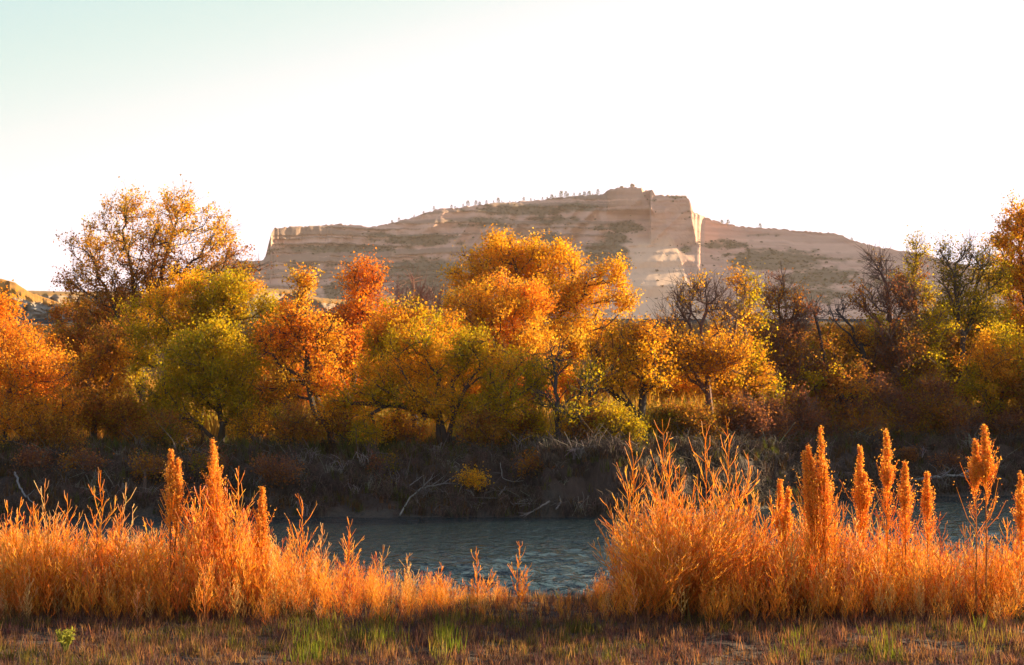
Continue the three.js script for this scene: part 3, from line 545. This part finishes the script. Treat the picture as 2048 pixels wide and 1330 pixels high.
tree('bush', 'small bright orange-yellow bush halfway down the far bank', 'bush', { b: -3.1, x: 945, trunks: [[[945, 962]]], blobs: [[940, 957, 24, 10], [955, 962, 16, 7]], n: 40, leaves: 800, pal: 'yellow', pal2: 'gold', size: 0.06, twigLen: 0.2, tip: 0.006 });
// thin bare saplings against the bluff
[[798, 565], [812, 580], [826, 560], [838, 572], [852, 566], [866, 590], [880, 575], [786, 600]].forEach(([x, y], i) => tree('bare_sapling', 'thin bare reddish sapling between the red-orange tree and the cottonwood', 'sapling', { b: 24 + i % 3, x, trunks: [[[x, 760], [x + 2, 680], [x + (i % 3) - 1, y]]], blobs: [[x, y + 50, 9, 50, 1]], n: 26, leaves: 0, pal: 'dull', twigs: 5, twigLen: 1.1, tip: 0.018, bark: [0.36, 0.17, 0.12] }, 'bare saplings'));

// ------------------------------------------------------------------ far bank: dry grass, driftwood
function tuft(R, blades, h, wid, col, lean = 0.4) {
  const mb = new MB(), G = gaussOf(R);
  for (let k = 0; k < blades; k++) {
    const a = R() * 6.28, l = h * (0.5 + 0.6 * R()), sx = Math.cos(a) * lean * R(), sz = Math.sin(a) * lean * R(), o = [G() * 0.02 * h / 0.1, G() * 0.02 * h / 0.1], w = wid / 2, px = -Math.sin(a) * w, pz = Math.cos(a) * w, c = jitter(R, col, 0.25);
    const i0 = mb.v(o[0] - px, 0, o[1] - pz, c), i1 = mb.v(o[0] + px, 0, o[1] + pz, c), i2 = mb.v(o[0] + sx * l * 0.4 - px * 0.8, l * 0.55, o[1] + sz * l * 0.4 - pz * 0.8, c), i3 = mb.v(o[0] + sx * l * 0.4 + px * 0.8, l * 0.55, o[1] + sz * l * 0.4 + pz * 0.8, c), i4 = mb.v(o[0] + sx * l, l, o[1] + sz * l, c);
    mb.i.push(i0, i1, i2, i1, i3, i2, i2, i3, i4);
  }
  return mb.geometry();
}
function scatter(name, label, geos, count, place, mat = M.weed) {  // place(R, k) gives [position, scale, height scale, colour] or nothing
  const R = rngOf(++seed), lists = geos.map(() => []), g = [];
  for (let k = 0; k < count; k++) { const e = place(R, k); if (e) lists[Math.floor(R() * geos.length)].push(e); }
  const m = new THREE.Matrix4(), q = new THREE.Quaternion(), parent = geos.length > 1 ? new THREE.Group() : null;
  lists.forEach((list, j) => {
    const im = new THREE.InstancedMesh(geos[j], mat, list.length);
    list.forEach(([p, s, h, c], i) => { im.setMatrixAt(i, m.compose(p, q.setFromEuler(new THREE.Euler((R() - 0.5) * 0.25, R() * 6.28, (R() - 0.5) * 0.25)), V(s, s * h, s))); im.setColorAt(i, new THREE.Color().setRGB(...c)); });
    im.castShadow = im.receiveShadow = true;
    im.userData.kind = 'stuff';
    if (parent) { im.name = 'stems'; parent.add(im); } else g.push(im);
  });
  const o = parent ?? g[0];
  o.name = numbered(name);
  scene.add(o);
  tag(o, label, null, null, 'stuff');
}
{
  const R = rngOf(31);
  scatter('bank_grass', 'dry brown and olive grass along the top and slope of the far bank', [tuft(R, 16, 0.45, 0.03, [1, 1, 1], 0.6)], 13000, (R) => {
    const x = lerp(-30, 34, R()), d = -0.2 + 9 * R(), D = farLine(x) + d + 0.4;
    const top = sstep(2.2, 4.2, d);
    if (R() > 0.5 + 0.5 * top || fbm(x * 0.6, D * 0.6, 3) < -0.22 * (1 + top)) return null;
    const c = R() < 0.35 + 0.3 * top ? [0.09, 0.09, 0.015] : R() < 0.5 ? [0.12, 0.06, 0.02] : [0.06, 0.035, 0.025];
    return [V(x, groundH(x, -D) - 0.03, -D), 0.5 + 0.9 * R() * (0.6 + 0.6 * top), 0.7 + 0.6 * R(), jitter(R, c, 0.3)];
  });
}
{
  const R = rngOf(32);
  scatter('tall_grass', 'tall amber grass and weeds between the trees behind the far bank', [tuft(R, 22, 1.0, 0.06, [1, 1, 1], 0.5)], 7000, (R) => {
    const D = lerp(63, 128, R()), x = lerp(-0.42, 0.42, R()) * D;
    if (-D > -farLine(x) - 6) return null;
    return [V(x, groundH(x, -D) - 0.05, -D), 0.7 + 1.1 * R(), 0.7 + 0.6 * R(), jitter(R, R() < 0.5 ? [0.5, 0.24, 0.03] : [0.3, 0.2, 0.03], 0.3)];
  });
}
{
  const R = rngOf(33), G = gaussOf(R), geos = [0, 1, 2].map(() => {
    const mb = new MB();
    for (let k = 0; k < 16; k++) { const a = R() * 6.28, l = 0.35 + 0.5 * R(), o = 0.25 + 0.8 * R(), b = V(G() * 0.1, 0, G() * 0.1), m = b.clone().add(V(Math.cos(a) * o * l * 0.4, l * 0.6, Math.sin(a) * o * l * 0.4)); mb.tube([b, m, m.clone().add(V(Math.cos(a + G()) * o * l * 0.6, l * 0.25 * G(), Math.sin(a + G()) * o * l * 0.6))], [0.011, 0.009, 0.005], 3, jitter(R, [1, 1, 1], 0.35)); }
    return mb.geometry();
  });
  scatter('brush', 'tangled dead brush and roots covering the slope of the far bank', geos, 3400, (R) => {
    const x = lerp(-28, 32, R()), d = 0.1 + 4.2 * R(), D = farLine(x) + d;
    if (fbm(x * 0.45 + 9, D * 0.7, 3) < -0.12) return null;
    return [V(x, groundH(x, -D) - 0.05, -D), 0.5 + 0.8 * R(), 0.6 + 0.6 * R(), jitter(R, R() < 0.1 ? [0.2, 0.17, 0.16] : R() < 0.5 ? [0.1, 0.06, 0.05] : [0.06, 0.042, 0.035], 0.3)];
  }, M.wood);
}
function stick(label, category, pts, r, col, group, name, forks = 4) {
  col = col.map((v) => v * 0.6); r *= 0.75;
  const R = rngOf(++seed), G = gaussOf(R), mb = new MB(), foot = pts[0].clone(), line = new THREE.CatmullRomCurve3(pts.map((p) => p.clone().sub(foot))), n = 14, P = line.getPoints(n);
  P.forEach((p, i) => { if (i) p.add(V(G() * r * 0.4, G() * r * 0.4, G() * r * 0.4)); });
  mb.tube(P, P.map((_, i) => r * lerp(1, 0.35, i / n)), 6, jitter(R, col, 0.1));
  for (let k = 0; k < forks; k++) {
    const i = 4 + Math.floor(R() * (n - 5)), a = P[i], d = P[i + 1].clone().sub(P[i - 1]).normalize().add(V(G() * 0.5, 0.3 + G() * 0.5, G() * 0.5)).normalize(), L = line.getLength() * (0.15 + 0.25 * R());
    mb.tube([a, a.clone().addScaledVector(d, L * 0.5).add(V(G() * 0.05, G() * 0.05, 0)), a.clone().addScaledVector(d, L).add(V(G() * 0.1, G() * 0.12, 0))], [r * 0.5, r * 0.4, r * 0.15], 4, jitter(R, col, 0.1));
  }
  const o = base(name, foot, label, category, group);
  mb.build('stem', M.wood, o, true);
  return o;
}
{
  const R = rngOf(77), G = gaussOf(R), grey = [0.27, 0.24, 0.24];
  const spot = (px, py) => { let D = 52; for (let k = 0; k < 12; k++) { const p = at(px, py, D), h = groundH(p.x, p.z); D += (p.y - h) * 1.0; D = clamp(D, farLine(p.x) - 0.3, farLine(p.x) + 6); } return at(px, py, D - 0.45); };
  const line = (...q) => q.map(([x, y]) => spot(x, y));
  stick('longest pale bleached branch arching up at the left of the driftwood tangle', 'driftwood', line([800, 1030], [825, 990], [850, 975], [872, 970], [905, 965]), 0.045, [0.34, 0.31, 0.31], null, 'driftwood_branch', 5);
  stick('short pale forked branch lying above the driftwood tangle', 'driftwood', line([818, 972], [832, 962], [848, 950]), 0.03, grey, null, 'driftwood_branch', 2);
  stick('pale bare root hanging upright from the bank edge above the tangle', 'driftwood', line([1000, 925], [1003, 940], [1006, 956], [1030, 963], [1048, 962]), 0.03, [0.32, 0.29, 0.28], null, 'driftwood_branch', 2);
  stick('pale low branch reaching into the water right of the tangle', 'driftwood', line([1100, 1002], [1080, 1014], [1062, 1024], [1040, 1032]), 0.045, [0.33, 0.28, 0.27], null, 'driftwood_branch', 3);
  for (let k = 0; k < 26; k++) {
    const x = lerp(830, 1120, R()), y = lerp(978, 1022, R()), dx = G() * 34, dy = -Math.abs(G()) * 18;
    stick('grey dead branch within the driftwood tangle at the foot of the bank', 'driftwood', line([x, y], [x + dx * 0.4 + G() * 6, y + dy * 0.6], [x + dx, y + dy + G() * 4]), 0.02 + 0.022 * R(), mixc(grey, [0.14, 0.105, 0.1], R()), 'branches of the driftwood tangle', 'driftwood_branch', 3);
  }
  stick('long smooth grey driftwood log on the right shore', 'driftwood', line([1820, 962], [1870, 955], [1905, 952], [1945, 954]), 0.13, [0.36, 0.35, 0.37], null, 'driftwood_log', 3);
  stick('pale thin dead branch high on the right bank', 'driftwood', line([1568, 908], [1590, 898], [1618, 893]), 0.035, grey, null, 'driftwood_branch', 2);
  stick('bleached pole leaning down the bank at the far left', 'driftwood', line([30, 945], [45, 985], [72, 1010]), 0.06, [0.28, 0.28, 0.3], null, 'driftwood_branch', 2);
}

// ------------------------------------------------------------------ near bank: weeds and grass
const BASE = { tip: [0.9, 0.54, 0.28], mid: [0.87, 0.415, 0.03], low: [0.7, 0.18, 0.015], stem: [0.3, 0.12, 0.03] };
// upright spiky weed: H height, S spread, mains, br branchlets per main
const STRAW = { tip: [0.88, 0.68, 0.44], mid: [0.78, 0.48, 0.17], low: [0.5, 0.25, 0.08], stem: [0.35, 0.2, 0.1] }, RUST = { tip: [0.78, 0.34, 0.13], mid: [0.62, 0.19, 0.025], low: [0.4, 0.09, 0.012], stem: [0.2, 0.07, 0.03] };
function spikyParts(R, H, S, mains, br, thick = 1, WC = BASE) {
  const G = gaussOf(R), stem = new MB(), spray = new MB();
  for (let k = 0; k < mains; k++) {
    const a = R() * 6.28, out = k === 0 ? 0.05 : Math.sqrt(R()), L = H * (k === 0 ? 1 : (0.72 + 0.3 * R()) * (1 - 0.25 * out)), dir = V(Math.cos(a), 0, Math.sin(a));
    const P = [];
    for (let i = 0; i <= 7; i++) { const t = i / 7; P.push(V(dir.x * S * out * Math.pow(t, 0.8) + G() * 0.012 * t, L * t * (1 - 0.12 * out * t), dir.z * S * out * Math.pow(t, 0.8) + G() * 0.012 * t)); }
    stem.tube(P, P.map((_, i) => thick * lerp(0.0055, 0.0025, i / 7)), 3, P.map((_, i) => jitter(R, mixc(WC.stem, WC.mid, i / 7), 0.15)));
    const cv = new THREE.CatmullRomCurve3(P), ph = R() * 6;
    for (let b = 0; b < br; b++) {
      const t = 0.14 + 0.82 * (b + R()) / br, p = cv.getPoint(t), tan = cv.getTangent(t), w = ph + b * 2.4, side = V(Math.cos(w), 0.1, Math.sin(w)), l = H * (0.05 + 0.3 * Math.pow(1 - t, 0.7)) * (0.5 + 0.7 * R());
      const d = tan.clone().multiplyScalar(0.8).addScaledVector(side, 0.6).normalize(), q = [p, p.clone().addScaledVector(d, l * 0.5).add(V(G() * 0.05 * l, 0, G() * 0.05 * l)), p.clone().addScaledVector(d, l * 0.85).addScaledVector(tan, l * 0.25).add(V(G() * 0.08 * l, G() * 0.05 * l, G() * 0.08 * l))];
      const c = jitter(R, mixc(WC.low, WC.mid, clamp(t * 1.6)), 0.2), ct = jitter(R, mixc(WC.mid, WC.tip, clamp(t * 1.1)), 0.2);
      spray.tube(q, [0.0028 * thick, 0.0034 * thick, 0.0018 * thick], 3, [c, c, ct]);
      for (let e = 0, m = Math.round((2 + l * 46) * sstep(0.95, 0.35, t)); e < m; e++) {  // side twigs
        const u = 0.12 + 0.85 * (e + R()) / m, r0 = q[0].clone().lerp(q[1], Math.min(1, u * 2)).lerp(q[2], Math.max(0, u * 2 - 1)), w2 = R() * 6.28, dd = d.clone().multiplyScalar(0.8).add(V(Math.cos(w2) * 0.5, 0.3 + 0.3 * G(), Math.sin(w2) * 0.5)).normalize(), l2 = (0.02 + 0.34 * l * R()) * (1 - 0.4 * u);
        const wd = V(G(), G() * 0.3, G()).cross(dd).normalize(), ca = jitter(R, c, 0.3), cb = jitter(R, mixc(ct, c, R() * 0.6), 0.3), k = thick * (0.7 + 0.6 * R());
        spray.ribbon([r0, r0.clone().addScaledVector(dd, l2 * 0.6), r0.clone().addScaledVector(dd, l2).add(V(G() * l2 * 0.1, l2 * 0.15, G() * l2 * 0.1))], [0.004 * k, 0.0058 * k, 0.0028 * k], wd, [ca, ca, cb]);
      }
    }
  }
  return [stem, spray];
}
// dense flame-shaped seed plume on a tall stem: H height, plume from h0, half width w
function plumeParts(R, H, h0, w, lobes = 1, bare = false) {
  const G = gaussOf(R), stem = new MB(), plume = new MB();
  for (let q = 0; q < lobes; q++) {
    const ox = q ? G() * w * 0.5 : 0, oz = q ? G() * w * 0.5 : 0, Hq = H * (q ? 0.78 + 0.17 * R() : 1), hq = h0 * (q ? 0.95 : 1), wq = w * (q ? 0.75 : 1), lean = V(ox, 0, oz);
    const axisAt = (y) => V(lean.x * Math.pow(Math.max(0, y / H), 0.7) + 0.015 * N(y * 3 + q * 9), y, lean.z * Math.pow(Math.max(0, y / H), 0.7) + 0.015 * N(y * 3, q * 5));
    const P = []; for (let i = 0; i <= 9; i++) P.push(axisAt(Hq * 0.97 * i / 9));
    stem.tube(P, P.map((_, i) => lerp(0.0075, 0.002, i / 9)), 4, P.map((_, i) => jitter(R, mixc(BASE.stem, [0.5, 0.2, 0.05], i / 9), 0.15)));
    for (let b = 0; b < 300; b++) {
      const px3 = R() * 1.5, t = b < 225 ? Math.pow(R(), 1.25) : bare && b < 280 ? R() : -R() * 0.75, y = Math.max(0.1 * H, lerp(hq, Hq, t)), env = wq * Math.pow(Math.sin(Math.PI * clamp(0.14 + 0.86 * Math.max(t, 0.12)) * 0.98), 0.9) * (1.3 - 0.95 * t) * Math.pow(1.02 - t, 0.35) * (0.5 + 1.4 * Math.abs(N(y * 11 + q * 5, q * 3.3, px3))), a = R() * 6.28, l = env * (0.35 + 2.3 * R() * R() * R() + 0.6 * R()) * 1.3;
      const sp = 0.3 + 0.3 * R(), d = V(Math.cos(a) * sp, 0.9, Math.sin(a) * sp).normalize(), p = axisAt(Math.max(0.05, y - l * 0.6)), e = p.clone().addScaledVector(d, l), mid = p.clone().lerp(e, 0.5).add(V(Math.cos(a) * l * 0.06, -l * 0.03, Math.sin(a) * l * 0.06));
      plume.tube([p, mid, e], [0.0022, 0.002, 0.0012], 3, jitter(R, BASE.mid, 0.2));
      for (let k = 0, m = t < 0 ? 6 : 8 + Math.floor(9 * (1 - t)); k < m; k++) {
        const u = 0.2 + 0.95 * R(), c = p.clone().lerp(e, u).add(V(G() * 0.008, G() * 0.008, G() * 0.008)), dd = V(G(), 0.6 + G(), G()).normalize();
        plume.tri(c, dd, V(G(), G(), G()).cross(dd).normalize(), 0.014, 0.0095, jitter(R, R() < 0.6 ? [0.85, 0.37, 0.035] : R() < 0.5 ? [0.6, 0.17, 0.025] : [0.88, 0.46, 0.12], 0.25));
      }
    }
  }
  return [stem, plume];
}
function stand(px, D) { const p = at(px, 1200, D); p.y = groundH(p.x, p.z) - 0.02; return p; }
const heightTo = (p, topPy) => at(1024, topPy, -p.z).y - p.y;
function weed(name, label, px, topPy, D, parts, group, part) {
  const R = rngOf(++seed), p = stand(px, D), [stem, spray] = parts(R, heightTo(p, topPy), (px) => px * D / F), o = base(name, p, label, 'weed', group);
  stem.build('stem', M.weed, o);
  tag(spray.build(part, M.weed, o), null, null, null, 'stuff');
  return o;
}
const plume = (label, px, top, from, w, D, lobes, bare) => weed('plume_weed', label, px, top, D, (R, H, u) => plumeParts(R, H, H - u(from - top), u(w), lobes, bare), null, 'seed_head');
plume('narrow orange seed plume standing alone left of the tallest left plume', 340, 903, 985, 21, 10.3, 2);
plume('tallest and densest orange plume of the left weeds', 424, 876, 1070, 50, 10.5, 3);
plume('short stout plume at the right end of the left weeds', 524, 975, 1085, 25, 10.4, 2);
plume('broad many-topped golden plume right of the big spiky bush', 1645, 856, 1010, 36, 10.5, 5);
plume('smaller plume right of the broad many-topped plume', 1722, 893, 1000, 24, 10.7, 2);
plume('slim pointed plume third from the right edge', 1776, 858, 965, 25, 10.4, 1);
plume('lower branching plume leaning right of the slim pointed plume', 1812, 925, 1005, 22, 10.3, 1);
plume('small rusty plume on a short stalk before the log', 1856, 946, 1020, 18, 10.6, 1);
plume('tallest right plume with long bare dark stems near the right edge', 1974, 853, 950, 32, 10.0, 1, true);
plume('left twin of the tall right plume, slightly shorter', 1954, 882, 965, 26, 10.05, 1, true);
plume('faint golden plume right beside the big spiky bush', 1562, 962, 1060, 24, 10.8, 2);
plume('plume cut by the right edge of the picture', 2044, 948, 1040, 20, 10.4, 1);
const spiky = (label, px, top, spread, D, mains, br, group, thick = 1) => weed('spiky_weed', label, px, top, D, (R, H, u) => spikyParts(R, H, u(spread), mains, br, thick * 0.8, px > 1180 && px < 1520 ? { ...BASE, tip: [0.9, 0.6, 0.36] } : R() < 0.25 ? STRAW : BASE), group, 'spray');
spiky('big rounded pale-tipped spiky bush at the right of the water', 1350, 930, 190, 10.4, 50, 20);
spiky('lower left skirt of the big spiky bush leaning over the water', 1290, 1030, 130, 10.1, 22, 17);
for (const [px, top, lab] of [[1258, 873, 'leftmost tall spike above the big spiky bush'], [1326, 836, 'second tall spike from the left above the big spiky bush'], [1415, 852, 'third tall spike above the big spiky bush'], [1462, 829, 'tallest spike above the big spiky bush'], [1502, 905, 'right-hand curving spike above the big spiky bush']]) spiky(lab, px, top, 75, 10.5, 3, 19);
spiky('wide dense spiky bush at the left edge', 70, 1000, 170, 10.2, 34, 18);
spiky('rounded spiky bush between the left edge and the lone plume', 235, 1010, 140, 10.4, 30, 18);
for (const [px, top, lab] of [[86, 955, 'spike above the bush at the left edge'], [202, 938, 'tallest spike of the left spiky weeds'], [130, 985, 'short spike between the two left spikes'], [245, 972, 'spike right of the tallest left spike'], [476, 930, 'thin spike just right of the tallest left plume'], [12, 1000, 'spike cut by the left edge']]) spiky(lab, px, top, 45, 10.45, 2, 17);
for (const [px, top, lab] of [[602, 985, 'thin spike with few branches standing before the dark water'], [694, 1035, 'open branched spike left of the bright water'], [645, 1045, 'small spike between the two open spikes'], [818, 1105, 'low spike in front of the middle of the water'], [882, 1125, 'short spike right of the low spike'], [955, 1095, 'upright double spike at the centre of the water'], [1036, 1082, 'last thin spike before the open gap']]) spiky(lab, px, top, 36, 10.5, 2, 15);
// the mass of dry weeds: many small sprays
{
  const top = curve([[-60, 1050], [60, 1045], [300, 1060], [360, 1040], [430, 1010], [530, 1035], [570, 1095], [640, 1105], [740, 1115], [800, 1135], [900, 1145], [1000, 1165], [1040, 1175], [1060, 1185], [1170, 1180], [1200, 1140], [1300, 1080], [1400, 1060], [1540, 1050], [1600, 1020], [1680, 1020], [1760, 1050], [1900, 1065], [1990, 1080], [2110, 1040]]);
  const R = rngOf(44), geos = [BASE, BASE, BASE, STRAW, RUST, { ...BASE, tip: STRAW.tip }].map((c) => { const [a, b] = spikyParts(R, 0.8, 0.1, 1, 15, 0.8, c), off = b.n; b.p.push(...a.p); b.c.push(...a.c); b.i.push(...a.i.map((k) => k + off)); return b.geometry(); });
  const patch = (x0, x1, n, name, label) => scatter(name, label, geos, n, (R) => {
    const px = lerp(x0, x1, R()), D = 9.75 + 1.7 * Math.pow(R(), 0.8), p = stand(px, D), h = heightTo(p, top(px) + 20 * N(px / 15, D)) * (0.35 + 0.75 * R()) * (D < 10 ? 0.6 : 1) * (1 + 0.45 * N(px / 38, D * 1.7));
    if (h < 0.05) return null;
    const c = 0.8 + 0.4 * R(), g = R() < 0.2 ? 0.8 : 1.05;
    return [p, h * 1.12 * (0.85 + 0.3 * R()), 1, [c, c * g, c * (0.7 + 0.4 * R())]];
  });
  patch(-70, 565, 1150, 'dry_weeds', 'dense mass of glowing orange dry weeds on the near bank at the left');
  patch(565, 1050, 520, 'dry_weeds', 'lower thin orange weeds in front of the middle of the water');
  patch(1190, 2110, 1500, 'dry_weeds', 'dense mass of golden dry weeds on the near bank at the right');
  patch(1040, 1195, 120, 'dry_weeds', 'sparse dark weeds in the open gap before the bright water');
  // short brown grass and stubble
  const brown = [tuft(R, 14, 0.07, 0.006, [1, 1, 1], 0.9), tuft(R, 10, 0.1, 0.006, [1, 1, 1], 0.6), tuft(R, 6, 0.13, 0.005, [1, 1, 1], 0.4)];
  scatter('dry_grass', 'short brown and purple dry grass covering the near bank', brown, 25000, (R) => {
    const D = lerp(7.3, 11.6, Math.pow(R(), 0.9)), px = lerp(-120, 2170, R()), p = stand(px, D), n = fbm(p.x * 1.2, D * 1.6, 3);
    if (R() > 0.95 + 2 * n) return null;
    const c = n > 0.08 && R() < 0.5 ? [0.13, 0.10, 0.015] : R() < 0.42 ? [0.28, 0.13, 0.045] : [0.11, 0.05, 0.042];
    return [p, 0.4 + 0.75 * R(), 0.5 + 0.8 * R(), jitter(R, c, 0.35)];
  });
  const green = [tuft(R, 16, 0.17, 0.007, [1, 1, 1], 0.45)];
  for (const [x, y, w, n, label] of [[630, 1290, 70, 70, 'bright green grass patch low on the left of the near bank'], [760, 1272, 50, 36, 'thin green grass right of the bright green patch'], [902, 1278, 40, 40, 'small green grass patch below the middle weeds'], [1590, 1300, 40, 12, 'yellow-green grass tuft below the golden weeds'], [1755, 1310, 45, 14, 'green grass at the lower right of the near bank'], [1970, 1290, 50, 14, 'green grass near the lower right corner']])
    scatter('green_grass', label, green, n, (R) => { const D = clamp(1.7 * F / (y + (R() + R() - 1) * 50 - 760), 7.8, 10.4), px = x + (R() + R() - 1) * w; return [stand(px, D), 0.45 + 0.5 * R(), 0.7 + 0.5 * R(), jitter(R, R() < 0.7 ? [0.17, 0.17, 0.012] : [0.3, 0.2, 0.03], 0.3)]; });
  // small green plant, lower left
  const Rg = rngOf(61), G = gaussOf(Rg), p = stand(132, 8.75), o = base('green_plant', p, 'small bright yellow-green bushy plant at the lower left', 'plant'), st = new MB(), lf = new MB();
  for (let k = 0; k < 16; k++) {
    const a = Rg() * 6.28, e = V(Math.cos(a) * 0.075 * Rg(), 0.13 + 0.05 * Rg(), Math.sin(a) * 0.075 * Rg()), m = e.clone().multiplyScalar(0.5).setY(e.y * 0.6);
    st.tube([V(0, 0, 0), m, e], [0.004, 0.003, 0.002], 4, [0.2, 0.24, 0.04]);
    for (let j = 0; j < 16; j++) { const q = m.clone().lerp(e, Rg() * 1.05), d = V(G(), 1 + G() * 0.6, G()).normalize(); lf.leaf(q, d, V(G(), G(), G()).cross(d).normalize(), 0.03, 0.01, jitter(Rg, [0.36, 0.33, 0.04], 0.2)); }
  }
  st.build('stem', M.weed, o);
  tag(lf.build('leaves', M.weed, o), null, null, null, 'stuff');
}
renderer.render(scene, camera);
